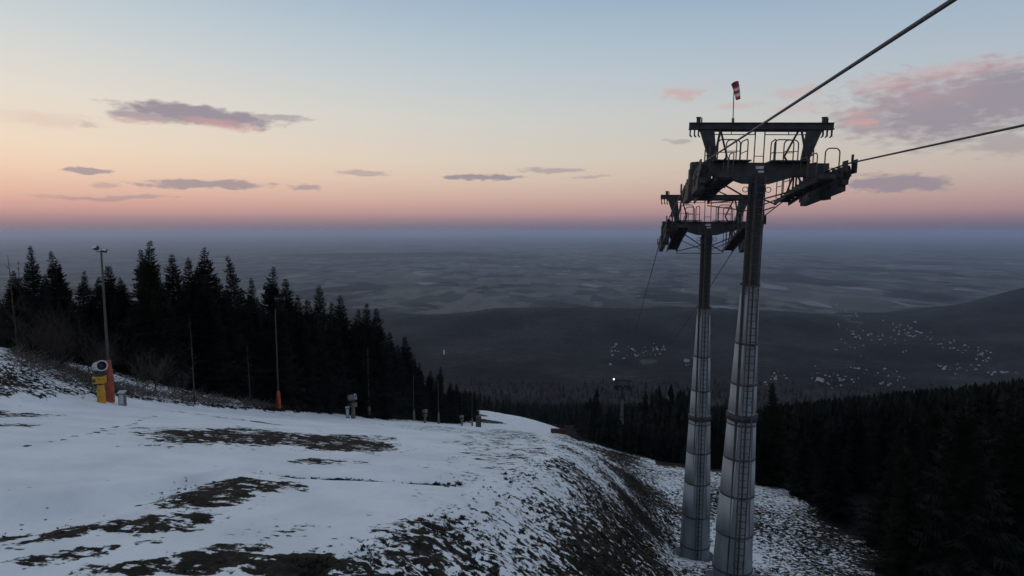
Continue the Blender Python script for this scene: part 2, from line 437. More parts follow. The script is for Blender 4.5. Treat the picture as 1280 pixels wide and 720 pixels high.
def make_ground():
    nu, n1, n2 = 860, 900, 330
    u = np.linspace(-1.3, 1.3, nu); u = np.sign(u)*(np.abs(u)/1.3)**1.12*1.3
    d = np.concatenate([np.exp(np.linspace(math.log(5), math.log(440), n1, endpoint=False)),
                        np.exp(np.linspace(math.log(440), math.log(75000), n2))])
    U, D = np.meshgrid(u, d); Y = D-12; X = U*D
    Z = height(X, Y)
    nearw = 1-sstep(150, 400, Y)
    bare, steep = bare_field(X, Y)
    k = (X-crest_x(Y))/(toe_x(Y)-crest_x(Y))
    rough = np.clip(steep + .5*np.clip(bare*1.3, 0, 1), 0, 1)
    Z = Z + nearw*(.10*fbm(X*.16, Y*.16, 3, 71) + .035*fbm(X*.8, Y*.8, 4, 72))
    Z = Z + nearw*rough*(.16*fbm(X*.9+.3*Y, Y*.9, 4, 81) + .10*fbm(X*2.3, Y*2.3, 3, 82))
    Z = Z - nearw*.20*(1-sstep(.05, .55, polydist(X, Y, _ditch)))
    # soft snow ledge in the lower left of the piste
    lx = np.array([hit(x_, y_)[:2] for x_, y_ in ((0,628),(60,622),(130,612),(230,600),(290,586))])
    yl = np.interp(X, lx[:,0], lx[:,1]); wl = 1-sstep(lx[-1,0]-1.5, lx[-1,0]+1.5, X)
    Z = Z - wl*.38*(1-sstep(-1.6, .2, Y-yl))*sstep(-7, -2.4, Y-yl) + wl*.12*np.exp(-((Y-yl-.5)/1.0)**2)
    Z = np.where(Y > 420, Z + sstep(420, 700, Y)*(1-sstep(3800, 4600, Y))*5*fbm(X/30., Y/30., 3, 91), Z)
    wood = np.clip(1-sstep(3300, 4000, Y) + .0, 0, 1)
    wood = np.maximum(wood, np.exp(-((Y-12300)/1300.)**2)*.9*np.exp(-((U+.2)/.25)**2))
    for (cu, cy, ru, ry) in CLEAR:
        wood = wood*(1-np.exp(-((U-cu)/ru)**2-((Y-cy)/ry)**2)*.42)
    wood = np.where(Y < 600, 1, wood)
    nr, nc = Z.shape
    co = np.stack([X, Y, Z], -1).reshape(-1, 3).astype(np.float32)
    idx = np.arange(nr*nc).reshape(nr, nc)
    q = np.stack([idx[:-1,:-1], idx[:-1,1:], idx[1:,1:], idx[1:,:-1]], -1).reshape(-1, 4)
    me = bpy.data.meshes.new('ground')
    me.vertices.add(len(co)); me.vertices.foreach_set('co', co.ravel())
    me.loops.add(q.size); me.loops.foreach_set('vertex_index', q.ravel().astype(np.int32))
    me.polygons.add(len(q)); me.polygons.foreach_set('loop_start', np.arange(0, q.size, 4, dtype=np.int32))
    me.polygons.foreach_set('loop_total', np.full(len(q), 4, dtype=np.int32))
    me.materials.append(slope_material()); me.materials.append(valley_material())
    yc = Y[:-1,:-1]; xc = X[:-1,:-1]
    farm = (yc > 345) | ((yc > 78) & (xc-crest_x(yc) > 3)) | ((yc > 90) & (xc < edge_x(yc)-14))
    farm = farm & ~((yc < 215) & (np.abs(xc-crest_x(yc)) < 3))
    me.polygons.foreach_set('material_index', farm.ravel().astype(np.int32))
    me.polygons.foreach_set('use_smooth', np.ones(len(q), dtype=bool))
    for nm, arr in (('bare', bare), ('steep', steep), ('wood', wood)):
        at_ = me.attributes.new(nm, 'FLOAT', 'POINT'); at_.data.foreach_set('value', arr.reshape(-1).astype(np.float32))
    me.update(); me.validate()
    o = link('ground', me); tag(o, 'snowy ski slope falling to wooded hills and a wide plain', 'ground', kind='structure')
    return o
CLEAR = [(.215,2050,.055,170),(.44,1750,.10,140),(.62,2150,.16,260),(.55,2900,.07,420),(.50,3400,.10,300),(.72,1800,.10,120),(.30,1800,.05,90),(.80,2900,.06,160)]
make_ground()

# ------------------------------------------------------------------ lift towers
def arc_z(y, s0, s1, L):
    """height of the rope along the sheave train, 0 at the tower axis"""
    k = (s1-s0)/(2*L); return (s0+s1)/2*y + k*y*y/2
def make_tower(loc, H, s0, s1, rz, r_top, r_base, label, free, panels=True, seg=None, lamp=False, tilt=0.0):
    root = empty('lift_tower', loc, rz); root.rotation_euler = (0, tilt, rz); tag(root, label, 'lift tower', 'chairlift towers in a line down the slope')
    L = 2.9
    hs = H-free                              # where the tapered lower mast starts
    # mast: slim upper tube, tapered lower sections with flange rings
    up = MB(); up.lathe([(r_top, hs-.05), (r_top*.97, H-.3)], 28); up.lathe([(r_top*1.0, hs-.02),(r_top+.10, hs-.02),(r_top+.10, hs+.06),(r_top, hs+.06)], 28)
    up.build('upper_tube', M['brown_steel'], root)
    lw = MB(); lw.lathe([(r_base, -1.5), (r_base, 1.0), (r_top+.02, hs), (0.02, hs)], 36)
    lw.build('mast', M['galv'], root)
    def rad(z): return r_base if z < 1 else r_base+(r_top+.02-r_base)*(z-1)/(hs-1)
    seams = [1.0 + (hs-1)*q for q in (.0, .13, .27, .40, .52, .66, .80)]
    cz = 1.0+(hs-1)*.545
    for z in seams:
        fl = MB(); fl.lathe([(rad(z)-.01, z-.035), (rad(z)+.035, z-.035), (rad(z)+.035, z+.035), (rad(z)-.01, z+.035)], 36); fl.build('flange_ring', M['ladder'], root)
    fl = MB(); fl.lathe([(rad(cz)-.01, cz-.14), (rad(cz)+.09, cz-.14), (rad(cz)+.09, cz+.14), (rad(cz)-.01, cz+.14)], 36)
    fl.build('collar', M['dark_steel'], root)
    if panels:                               # pale curved cover panels between the rings
        zs = [1.0+(hs-1)*q for q in (.13, .27, .40, .53, .56, .66, .80, .97)]
        for i in range(len(zs)-1):
            if i == 3: continue
            z0, z1 = zs[i]+.07, zs[i+1]-.05
            for (a0, a1) in ((R(150), R(248)), (R(-52), R(20))):
                p = MB(); e = .03
                p.lathe([(rad(z0)+.005, z0), (rad(z0)+e, z0), (rad(z1)+e, z1), (rad(z1)+.005, z1)], 14, 0, (0,0,0), a0, a1)
                p.build('cover_panel', M['panel'], root)
    ft = MB(); ft.lathe([(.02,.16),(r_base+.42,.16),(r_base+.48,.08),(r_base+.5,-1.6)], 8, 0, (0,0,0), 0, 2*math.pi, False); ft.build('foundation', M['rock'], root)
    # ladder on the uphill side with a dark cable channel behind it
    la = MB(); ld = MB()
    def face(z): return rad(z) if z < hs else r_top
    zz = [.4, 1.0, hs*.5, hs, H-.35]
    for i in range(len(zz)-1):
        for x in (-.14, .24):
            la.bar((x, -face(zz[i])-.16, zz[i]), (x, -face(zz[i+1])-.16, zz[i+1]), .045, .06)
        ld.bar((.05, -face(zz[i])-.02, zz[i]), (.05, -face(zz[i+1])-.02, zz[i+1]), .05, .05)
        ld.bar((-.33, -face(zz[i])*.85, zz[i]), (-.33, -.85*face(zz[i+1]), zz[i+1]), .10, .10)
    z = .5
    while z < H-.5:
        la.bar((-.14, -face(z)-.16, z), (.24, -face(z)-.16, z), .028); z += .3
    for z in np.arange(1.5, H-1, 2.4):
        for x in (-.14, .24): la.bar((x, -face(z)-.17, z), (x, -face(z)*.8, z), .04)
    la.build('ladder', M['ladder'], root); ld.build('cable_duct', M['dark_steel'], root)
    # cross arm: box girder haunched towards the mast
    a = MB()
    poly = [(-2.75,H-.27),(-1.5,H-.30),(-.55,H-.60),(.55,H-.60),(1.5,H-.30),(2.75,H-.27),(2.75,H+.25),(-2.75,H+.25)]
    a.prism(poly, -.28, .28)
    for x in (-2.2,-1.4,-.7,.7,1.4,2.2): a.box((x, 0, H+.255), (.06, .66, .05))
    a.cyl((0,0,H-1.15), (0,0,H-.7), r_top*1.06, None, 28)
    for sx in (-1, 1):                       # lifting eyes below the arm
        a.tube([(sx*(r_top+.02+.13+.11*math.cos(t)), -.1, H-.86+.11*math.sin(t)) for t in np.linspace(0, 2*math.pi, 13)], .018, 6)
    arm = a.build('cross_arm', M['dark_steel'], root)
    pl = MB(); pl.box((.02,-.29,H+.05), (.32,.012,.12)); pl.box((.08,-.29,H-.12), (.24,.012,.08))
    pl.build('number_plate', M['sign'], arm)
    # upper maintenance beam on V legs
    b = MB()
    b.box((0,0,H+1.66), (5.8,.30,.04)); b.box((0,0,H+1.79), (5.8,.06,.22)); b.box((0,0,H+1.91), (5.8,.22,.03)); b.box((0,0,H+1.60), (5.0,.05,.10))
    b.box((.35,-.038,H+1.79), (1.0,.012,.15))
    for sx in (-1, 1):
        for q in (2.50, 2.66, 2.84):
            b.bar((sx*q,0,H+1.7), (sx*q,0,H+1.36), .05, .09); 
            b.bar((sx*q,0,H+1.40), (sx*(q-.07),0,H+1.32), .05, .05)
    b.build('maintenance_beam', M['dark_steel'], root)
    for sx in (-1, 1):
        v = MB(); v.prism([(sx*1.86,H+1.64),(sx*2.46,H+1.64),(sx*1.96,H+.24),(sx*1.68,H+.24)][::sx], -.09, .09)
        v.box((sx*1.82,0,H+.28),(.42,.34,.05))
        v.build('support_leg', M['dark_steel'], root)
        t = MB(); t.bar((sx*1.62,-.12,H+1.6), (sx*1.86,-.35,H+.25), .07); t.bar((sx*1.56,.12,H+1.6), (sx*1.18,.55,H+.6), .06)
        t.bar((sx*1.18,.55,H+.6), (sx*1.3,.2,H+.25), .06)
        t.build('brace', M['dark_steel'], root)
        w = MB()                             # hung rail below the beam
        w.bar((sx*.2,0,H+1.44), (sx*2.0,0,H+1.44), .035)
        for q in (.2, 1.15, 2.05): w.bar((sx*q,0,H+1.44), (sx*q,0,H+1.60), .03)
        w.build('hung_rail', M['rail'], root)
        s_ = MB(); s_.box((sx*2.52,0,H+2.02), (.15,.16,.22)); s_.box((sx*2.52,0,H+2.14), (.2,.2,.03)); s_.cyl((sx*2.52+.13,0,H+1.9),(sx*2.52+.13,0,H+2.12),.03)
        s_.build('pulley_box', M['dark_steel'], root)
    lad = MB()
    for x in (-.16, .22): lad.bar((x,.05,H+.25), (x,.05,H+1.62), .04)
    for z in (.55, .85, 1.15): lad.bar((-.16,.05,H+z), (.22,.05,H+z), .03) if z < .6 else None
    lad.build('access_ladder', M['rail'], root)
    # arched hand rails standing on the arm
    def hoop(x0, y0, x1, y1, zb, ht, mid=.5, r=.026):
        h = MB(); c0 = Vector((x0,y0,zb)); c1 = Vector((x1,y1,zb)); d = c1-c0; n = d.normalized(); cr = min(.18, d.length*.4)
        pts = [c0, c0+Vector((0,0,ht-cr))]
        for t in np.linspace(0, math.pi/2, 6)[1:]: pts.append(c0+n*(cr-cr*math.cos(t))+Vector((0,0,ht-cr+cr*math.sin(t))))
        for t in np.linspace(0, math.pi/2, 6): pts.append(c1-n*(cr-cr*math.sin(t))+Vector((0,0,ht-cr+cr*math.cos(t))))
        pts += [c1]
        h.tube(pts, r, 7)
        if mid: h.bar(c0+Vector((0,0,ht*mid)), c1+Vector((0,0,ht*mid)), .03)
        return h
    for sx in (-1, 1):
        for (x0, y0, x1, y1, ht) in ((.78,.62,1.56,.62,1.10),(.86,-.55,1.42,-.55,.92),(.55,-.5,.62,.55,.98),(2.05,-.45,2.12,.4,.7)):
            hoop(sx*x0, y0, sx*x1, y1, H+.22, ht).build('hand_rail', M['rail'], root)
        pf = MB(); pf.box((sx*1.15,0,H+.30), (1.5,1.3,.05)); pf.build('platform', M['dark_steel'], root)
        hoop(sx*2.3, -1.1, sx*2.84, -1.1, H-.55+(.1 if sx > 0 else -.5), 1.2, .35).build('hand_rail', M['rail'], root)
    # sheave trains
    def Rz(y): return H-.16 + arc_z(y, s0, s1, L)
    for sx in (-1, 1):
        x = sx*2.6
        f = MB(); ns = 10
        ys = [-L+.3+(2*L-.6)*i/(ns-1) for i in range(ns)]
        for i in range(0, ns, 2):
            y0, y1 = ys[i], ys[i+1]; z0, z1 = Rz(y0)-.40, Rz(y1)-.40
            for dx in (-.13, .13):
                f.bar((x+dx, y0-.12, z0), (x+dx, y1+.12, z1), .04, .13)
                f.bar((x+dx, y0, z0), (x+dx, (y0+y1)/2, (z0+z1)/2-.30), .035, .12); f.bar((x+dx, y1, z1), (x+dx, (y0+y1)/2, (z0+z1)/2-.30), .035, .12)
        for (i, j) in ((0,3),(3,6),(6,9)):
            y0, y1 = ys[i], ys[j]
            f.bar((x, y0, Rz(y0)-.62), (x, y1, Rz(y1)-.62), .22, .26)
        f.bar((x, -2.3, Rz(-2.3)-.84), (x, 2.3, Rz(2.3)-.84), .26, .26)
        f.box((x, 0, Rz(0)-.8), (.5, .9, .55)); f.box((x-sx*.25, 0, H-.35), (.9, .46, .62))
        for y in (-L, L):                    # rope catchers at both ends
            f.box((x+.16, y, Rz(y)-.12), (.03, .5, .5)); f.box((x-.16, y, Rz(y)-.12), (.03, .5, .42)); f.box((x+.1, y+.06, Rz(y)+.16), (.05,.12,.34))
        fr = f.build('sheave_assembly', M['dark_steel'], root)
        for y in ys:
            w = MB(); cz_ = Rz(y)-.29
            w.cyl((x-.075,y,cz_), (x+.075,y,cz_), .25, None, 22); w.cyl((x-.11,y,cz_), (x+.11,y,cz_), .13, None, 14)
            w.build('sheave', M['rubber'], fr)
        # stepped catwalk on the inner side, hung from the arm
        xc = sx*1.82; cw = MB()
        n = 11
        for i in range(n):
            y = -2.7+5.5*i/(n-1); z = Rz(y)-.54-.012*i
            cw.box((xc, y, z), (.62, .56, .06)); cw.box((xc, y-.27, z+.06), (.62, .03, .16))
        for dx in (-.31, .31):
            cw.bar((xc+dx, -2.8, Rz(-2.8)-.62), (xc+dx, 0, Rz(0)-.68), .05, .16); cw.bar((xc+dx, 0, Rz(0)-.68), (xc+dx, 2.9, Rz(2.9)-.75), .05, .16)
        cwo = cw.build('catwalk', M['dark_steel'], root)
        hg = MB()
        for y in (-1.3, -.2, .2, 1.3):
            hg.bar((xc-sx*.3, y, Rz(y)-.8), (xc-sx*.3, np.clip(y,-.25,.25), H-.2), .06)
        hg.box((xc+sx*.28,-.15,H-.5), (.34,.3,.7)); hg.build('hanger', M['dark_steel'], root)
        xi = xc-sx*.31
        for (ya, yb) in ((-2.7,-1.8),(-1.6,-.7),(.7,1.6),(1.8,2.7)):
            hoop(xi, ya, xi, yb, Rz((ya+yb)/2)-.63, 1.05, .5, .022).build('hand_rail', M['rail'], root)
        # tie bars from the catwalk to the mast
        tb = MB()
        tb.bar((xi, -1.6, Rz(-1.6)-.78), (sx*r_top*.9, 0, H-1.25), .05); tb.bar((xi, 2.6, Rz(2.6)-.85), (sx*r_top*.9, 0, H-1.25), .05)
        tb.bar((xi, 2.9, Rz(2.9)-.9), (sx*r_top*.9, .1, H-1.75), .045); tb.bar((xi, 0, Rz(0)-.8), (sx*r_top*.9, 0, H-1.5), .045)
        tb.build('tie_bar', M['dark_steel'], root)
    if lamp:
        lb = MB(); lb.box((-2.9,-.1,H+2.12),(.42,.4,.42)); lb.build('lamp', M['lamplit'], root)
    return root

RZ = -math.atan(.151)
T1 = (line_x(26.4), 26.4); T2 = (line_x(39.0), 39.0); T3 = (line_x(200.0), 200.0)
A1, A2, A3 = 2.58, .30, -51.2
S1, S2, S3 = (.0,-.175), (-.175,-.31), (-.31,-.33)
tw = []
for (T, A, S, rt, rb, fr, lb) in (
    (T1, A1, S1, .315, .84, 4.9, 'nearest grey chairlift tower with dark crossarm, crowned by a windsock'),
    (T2, A2, S2, .345, .95, 5.2, 'second chairlift tower, partly hidden behind the nearest tower'),
    (T3, A3, S3, .30, .62, 4.5, 'distant dark chairlift tower among trees below the snow slope, lit lamp on top')):
    gz = Hf(*T)
    tilt = {26.4:R(1.5), 39.0:R(.5)}.get(T[1], 0.0); off = math.sin(tilt)*(A-gz)
    tw.append(make_tower((T[0]-off*math.cos(RZ), T[1]-off*math.sin(RZ), gz), A-gz, S[0], S[1], RZ, rt, rb, lb, fr, True, None, T is T3, tilt))

# ---- haul rope strands over the three towers
def rope(side):
    pts = []
    ca, sa = math.cos(RZ), math.sin(RZ)
    def w(T, A, S, y, x=side*2.6):
        tl = {26.4:R(1.5), 39.0:R(.5)}.get(T[1], 0.0)
        z = A-.16+arc_z(y, S[0], S[1], 2.9)+.005 - x*math.sin(tl)
        return Vector((T[0]+x*ca-y*sa, T[1]+x*sa+y*ca, z))
    p0 = w(T1, A1, S1, -2.9)
    d = Vector((.151,1,0)).normalized()
    s_in = .006 if side < 0 else .022
    pts.append(p0 - d*40 - Vector((0,0,s_in*40))); pts.append(p0-d*18-Vector((0,0,s_in*18+.01)))
    last = None
    for (T, A, S) in ((T1,A1,S1),(T2,A2,S2),(T3,A3,S3)):
        if last is not None:
            q = w(T, A, S, -2.9); D = (q-last).length; sag = D*D*.00008
            for t in np.linspace(0, 1, max(3, int(D/8)+2))[1:-1]:
                pts.append(last.lerp(q, t)-Vector((0,0,4*sag*t*(1-t))))
        for y in np.linspace(-2.9, 2.9, 9): pts.append(w(T, A, S, y))
        last = pts[-1]
    for t in (60, 140, 240, 330): pts.append(last + d*t + Vector((0,0,-.322*t - .00012*t*t*0)))
    m = MB(); m.tube(pts, .030, 9); return m.build('haul_rope', M['rope'])
tag(rope(-1), 'steel haul rope over the left wheels, passing closest to the viewer overhead', 'rope', 'haul rope strands of the chairlift')
tag(rope(1), 'thin steel haul rope running off the right edge from the right wheels', 'rope', 'haul rope strands of the chairlift')

# ---- windsock on the nearest tower
def windsock():
    ca, sa = math.cos(RZ), math.sin(RZ)
    x, y = T1[0]-1.06*ca, T1[1]-1.06*sa
    root = empty('windsock', (x, y, A1+1.95)); root.scale = (.82,.82,.92); tag(root, 'red and white striped windsock drooping from a thin pole', 'windsock')
    p = MB(); p.tube([(0,0,0),(0,0,1.62)], .024, 8); p.box((0,0,.1),(.1,.1,.2)); p.build('pole', M['pole'], root)
    fr = MB(); c0 = Vector((.02,-.06,1.74)); n0 = Vector((-.45,-.42,.72)).normalized()
    rr = .18; xx = n0.cross(Vector((0,1,0))).normalized(); yy = n0.cross(xx)
    fr.tube([c0+(xx*math.cos(t)+yy*math.sin(t))*rr for t in np.linspace(0, 2*math.pi, 19)], .014, 6); fr.bar((0,0,1.58), c0-xx*.02-Vector((0,0,.08)), .03)
    fr.build('hoop', M['rail'], root)
    s = MB(); n = 18; path = []
    P = [c0, c0+Vector((.08,.08,-.12)), c0+Vector((.14,.12,-.27)), c0+Vector((.18,.13,-.42)), c0+Vector((.21,.13,-.56)), c0+Vector((.235,.12,-.68))]
    path = P; rad_ = [.18, .175, .155, .14, .13, .115]
    for seg in range(5):
        for half in range(1):
            t0 = (path[1]-path[0]).normalized()
        s.tube([path[seg], path[seg+1]], 0, n, seg % 2, False, True, [rad_[seg], rad_[seg+1]])
    s.build('sock', [M['redcloth'], M['whitecloth']], root)
windsock()

# ------------------------------------------------------------------ vegetation
def make_spruce(seed, h=16.0, wide=.16, sparse=0.0, lean=0.0):
    r = random.Random(seed); m = MB(); t = MB(); V = m.v; Fc = m.f; mi = m.m; sm = m.sm; U = r.uniform
    def axis(z): return (lean*(z/h)**2*h*.1, 0.0, z)
    t.tube([axis(z) for z in (-.8, h*.3, h*.6, h*.85, h*1.0)], 0, 7, 0, True, True, [h*.016, h*.0125, h*.008, h*.004, .012])
    z = h*U(.04, .10); gust = 1.0
    def tri(a, b, c):
        n = len(V); V.extend((a, b, c)); Fc.append((n, n+1, n+2)); mi.append(0); sm.append(False)
    while z < h*.99:
        q = z/h
        if r.random() < .3: gust = U(.78, 1.15)
        base = wide*h*((1-q)**.86)*(.6+.4*min(1, q*4+.3))*gust + .07
        nb = r.randint(8, 11) if q < .85 else r.randint(5, 6)
        a0 = U(0, 6.28); c = axis(z)
        for k in range(nb):
            if r.random() < sparse+.05: continue
            a = a0 + 6.283*k/nb + U(-.3, .3); Lb = base*U(.6, 1.28)
            rise = .75*(q-.40) + U(-.12, .12); droop = .42*(1-q*.7)
            ux, uy = math.cos(a), math.sin(a); vx, vy = -uy, ux
            ns = max(3, int(Lb/.26)+1); prev = c
            for i in range(1, ns+1):
                s = i/ns
                p = (c[0]+ux*Lb*s, c[1]+uy*Lb*s, c[2]+Lb*(rise*s-droop*s+.24*s*s))
                wd = (.42*Lb*(1-s)**.6*(.3+s)+.10)*U(.7, 1.35)
                for sg in (-1, 1):
                    w = wd*U(.7, 1.15); fw = w*U(.3, .7); dr = w*U(.25, .8)
                    tri(prev, p, (p[0]+vx*sg*w+ux*fw, p[1]+vy*sg*w+uy*fw, p[2]-dr))
                dd = U(.22, .55)*(1.15-q)
                tri(prev, p, ((prev[0]+p[0])/2+U(-.12, .12), (prev[1]+p[1])/2+U(-.12, .12), min(prev[2], p[2])-dd))
                prev = p
        z += h*U(.011, .019)*(1.1-.35*q)
    return m, t
needles = [M['needle'], M['needle2'], M['needle3']]
SPR = []
for i in range(8):
    m, t = make_spruce(100+i, 16, [.185,.20,.165,.225,.19,.175,.235,.18][i], [0,.03,.06,0,.04,.14,.02,.0][i], [0,.6,-.5,.2,0,.8,-.3,0][i])
    SPR.append((m.mesh('crown', needles[i % 3]), t.mesh('trunk', M['bark'])))
def spruce(x, y, ht, kind, label, group, sink=.3):
    root = empty('spruce_tree', (x, y, Hf(x, y)-sink), random.uniform(0, 6.28)); s = ht/16.0
    f = random.uniform(1.0, 1.3); root.scale = (s*f, s*f, s)
    link('crown', SPR[kind][0], root); link('trunk', SPR[kind][1], root)
    tag(root, label, 'spruce', group); return root

# left wood along the piste: skyline trees first (column, row of the tip, distance)
SKY = [(38,306,58),(74,313,62),(98,338,66),(14,338,58),(56,342,70),(112,345,66),(132,330,66),(150,345,64),(175,300,64),(189,311,68),(203,338,66),(214,317,72),(235,321,70),
       (255,308,74),(275,343,74),(300,318,80),(314,346,78),(330,333,84),(345,366,80),(357,348,90),(372,368,86),(399,354,98),(386,372,92),(425,368,104),(414,376,98),(440,386,104),
       (452,378,112),(468,385,114),(487,414,131),(498,428,140),(508,420,147),(518,446,152),(524,452,159),(536,462,172),(547,458,182),(562,478,200),(571,480,214),(580,484,228),(592,492,250)]
NAMES = {38:'tall thin topped spruce at the far left of the skyline',74:'second pointed spruce from the left of the skyline',175:'tallest spruce left of the piste, its tip nearest the horizon',
         255:'tall narrow spruce in the middle of the left wood skyline',300:'slender spruce with a lone pointed tip over the plain haze',330:'spruce just below and right of the slender pointed one',
         399:'broad spruce rising behind the second lamp pole',452:'left one of the spruce pair at the right end of the skyline',468:'right one of the spruce pair at the right end of the skyline',
         508:'ragged spruce at the descending end of the left wood',547:'small spruce low at the right end of the left wood'}
for i, (px, py, Y) in enumerate(SKY):
    x, y, z = at(px, Y, py); x = min(x, float(edge_x(np.array(float(Y))))-1.5) if px > 480 else x
    g = Hf(x, y); ht = z-g+.3
    spruce(x, y, max(4.5, ht), i % 8 if px not in (175,255,300) else (2,7,5)[(175,255,300).index(px)], NAMES.get(px, 'dark spruce with its tip on the skyline of the left wood'), 'spruces of the left wood')
cnt = 0
skx = [p[0] for p in SKY]; order = np.argsort(skx); sx_ = np.array(skx)[order]; sy_ = np.array([p[1] for p in SKY])[order]
rl = random.Random(5)
while cnt < 96:
    px = rl.uniform(-40, 590); Yb = float(np.interp(px, [0,300,400,510,590], [50,70,86,118,190]))
    if px > 470: Yb = 37.5/((640-px)/F+.085)
    Y = Yb*rl.uniform(1.0, 1.25)
    py = float(np.interp(px, sx_, sy_)) + rl.uniform(14, 75)*(1 if px < 480 else .5)
    x, y, z = at(px, Y, py)
    ex = float(edge_x(np.array(Y)))
    if x > ex-2.5: x = ex-2.5-rl.uniform(0, 3)
    ht = z-Hf(x, y)+.3
    if ht < 4: continue
    spruce(x, y, min(ht, 19), rl.randrange(8), 'dark spruce inside the black wood left of the piste, its tip below the skyline', 'spruces inside the left wood'); cnt += 1

# right wood below the lift line
def sky_r(u): return float(np.interp(u, [.2,.36,.45,.6,.84,1.2], [.335,.318,.292,.276,.250,.235]))-DH
cnt = 0; rr_ = random.Random(9); front = []
tries = 0
while cnt < 150 and tries < 9000:
    tries += 1
    Y = rr_.uniform(36, 150)**1.0; u = rr_.uniform(.2, 1.02); x = u*Y
    q = x-float(line_x(Y))
    if q < (13 if Y < 46 else 9 if Y < 60 else 6.5): continue
    if any((x-a)**2+(Y-b)**2 < 9 for a, b in front): continue
    g = Hf(x, Y); top_max = -sky_r(u)*Y*rr_.uniform(1.0, 1.16)
    ht = min(rr_.uniform(10, 18), top_max-g)
    if ht < 4: continue
    front.append((x, Y)); cnt += 1
    spruce(x, Y, ht, rr_.randrange(8), 'dark spruce in the black wood right of the lift towers', 'spruces of the right wood')
x, y, z = at(975, 62, 474); spruce(x, y, z-Hf(x, y)+.3, 5, 'lone spruce tip rising beside the nearest tower above the right wood', 'spruces of the right wood')

# far wood on the mountainside: one mass of simple trees
def far_wood():
    m = MB(); r = random.Random(3); n = 0; V = m.v; Fc = m.f
    g0 = np.random.default_rng(4); YY = np.exp(g0.uniform(math.log(80), math.log(1700), 40000)); UU = g0.uniform(-.55, 1.15, 40000); XX = UU*YY
    GG = height(XX, YY); CC = crest_x(YY); EE = edge_x(YY)
    for Y, u, x, g, cx, ex in zip(YY.tolist(), UU.tolist(), XX.tolist(), GG.tolist(), CC.tolist(), EE.tolist()):
        if n >= 17000: break
        if Y < 345 and x < cx+4+(8 if Y > 180 else 0) and x > ex-12: continue
        scrub = Y < 460 and abs(x-(10.38+.151*(Y-26.4))) < 7
        if scrub and Y < 75: continue
        if Y < 190 and x < cx+7 and x > 0: continue
        if Y < 150 and u < .05: continue
        if Y < 180 and x < 0: continue
        h = r.uniform(8, 18) if Y > 150 else r.uniform(7, 14)
        if scrub: h = r.uniform(3.5, 5)
        elif Y < 200 and x < 10.38+.151*(Y-26.4): h = r.uniform(5, 9)
        if u > .3 and Y < 420: h = min(h, -sky_r(u)*Y*r.uniform(1.0, 1.06)-g)
        if Y > 215 and Y < 420 and x < 50: h = min(h, 11)
        if h < 3.5: continue
        w = h*r.uniform(.13, .2); k = 5; mi = r.choice((0,0,1,1,2,3)) if Y > 450 else r.choice((0,1,1,2)); n += 1
        lay = 6 if Y < 260 else 4 if Y < 420 else 2
        for l in range(lay):
            z0 = g+h*(.08+.86*l/lay); z1 = g+h*min(1, .08+.86*(l+1.55)/lay); w0 = w*(1-.78*l/lay)
            b = len(V); a0 = r.uniform(0, 6)
            for j in range(k):
                a = a0+6.283*j/k; s = r.uniform(.65, 1.3)
                V.append((x+w0*s*math.cos(a), Y+w0*s*math.sin(a), z0+r.uniform(-.04,.04)*h))
            V.append((x+r.uniform(-.1,.1), Y, z1))
            for j in range(k): Fc.append((b+j, b+(j+1) % k, b+k)); m.m.append(mi); m.sm.append(False)
    o = m.build('forest', [M['needle'], M['needle2'], M['needle3'], M['twig']])
    tag(o, 'dark wooded mountainside below the piste reaching to the valley', 'forest', kind='stuff')
far_wood()

# bare shrubs, birches and snags at the wood's edge
def branchy(seed, h, spread, nst, r0, depth=3):
    r = random.Random(seed); m = MB()
    def grow(p, d, L, rad, lv):
        pts = [p]; q = p.copy(); dd = d.copy(); n = 3
        for i in range(n):
            dd = (dd+Vector((r.uniform(-.22,.22), r.uniform(-.22,.22), r.uniform(-.02,.16)))).normalized(); q = q+dd*L/n; pts.append(q.copy())
        m.tube(pts, 0, 3, 0, False, False, [rad, rad*.8, rad*.6, rad*.35])
        if lv <= 0: return
        for i in range(r.randint(3, 5)):
            s = r.uniform(.25, 1.0); k = min(n-1, int(s*n)); b = pts[k].lerp(pts[k+1], s*n-k)
            nd = (dd*.8+Vector((r.uniform(-1,1), r.uniform(-1,1), r.uniform(-.1,.8)))*spread).normalized()
            grow(b, nd, L*r.uniform(.4, .7), rad*.55, lv-1)
    for i in range(nst):
        a = r.uniform(0, 6.28); l = spread*r.uniform(.2, 1)
        grow(Vector((r.uniform(-.4,.4)*(nst > 1), r.uniform(-.4,.4)*(nst > 1), -.2)), Vector((math.cos(a)*l*.7, math.sin(a)*l*.7, 1)).normalized(), h*r.uniform(.5, .8), r0, depth)
    return m
SHR = [branchy(50+i, 4.2, .8, 7, .028).mesh('bare_shrub', M['twig2'] if i % 2 else M['twig']) for i in range(3)]
rb = random.Random(21); k = 0
spots = []
while k < 30:
    px = rb.uniform(-30, 400); py = rb.uniform(360, 470) + max(0, px-230)*.28
    Y = float(np.interp(px, [0,230,400], [46,56,84]))*rb.uniform(.98, 1.22)
    x, y, z = at(px, Y, min(py, 500)); ex = float(edge_x(np.array(Y)))
    if x > ex-2.6: continue
    g = Hf(x, y); ht = z-g
    if ht < .9: continue
    o = link('bare_shrub', SHR[k % 3], None, (x, y, g-.1)); s = min(ht, 4.2)/4.2; o.scale = (s*1.25, s*1.25, s); o.rotation_euler = (0,0,rb.uniform(0, 6.28))
    tag(o, 'bare leafless shrub in the brown thicket before the left wood', 'shrub', 'bare shrubs before the left wood'); k += 1
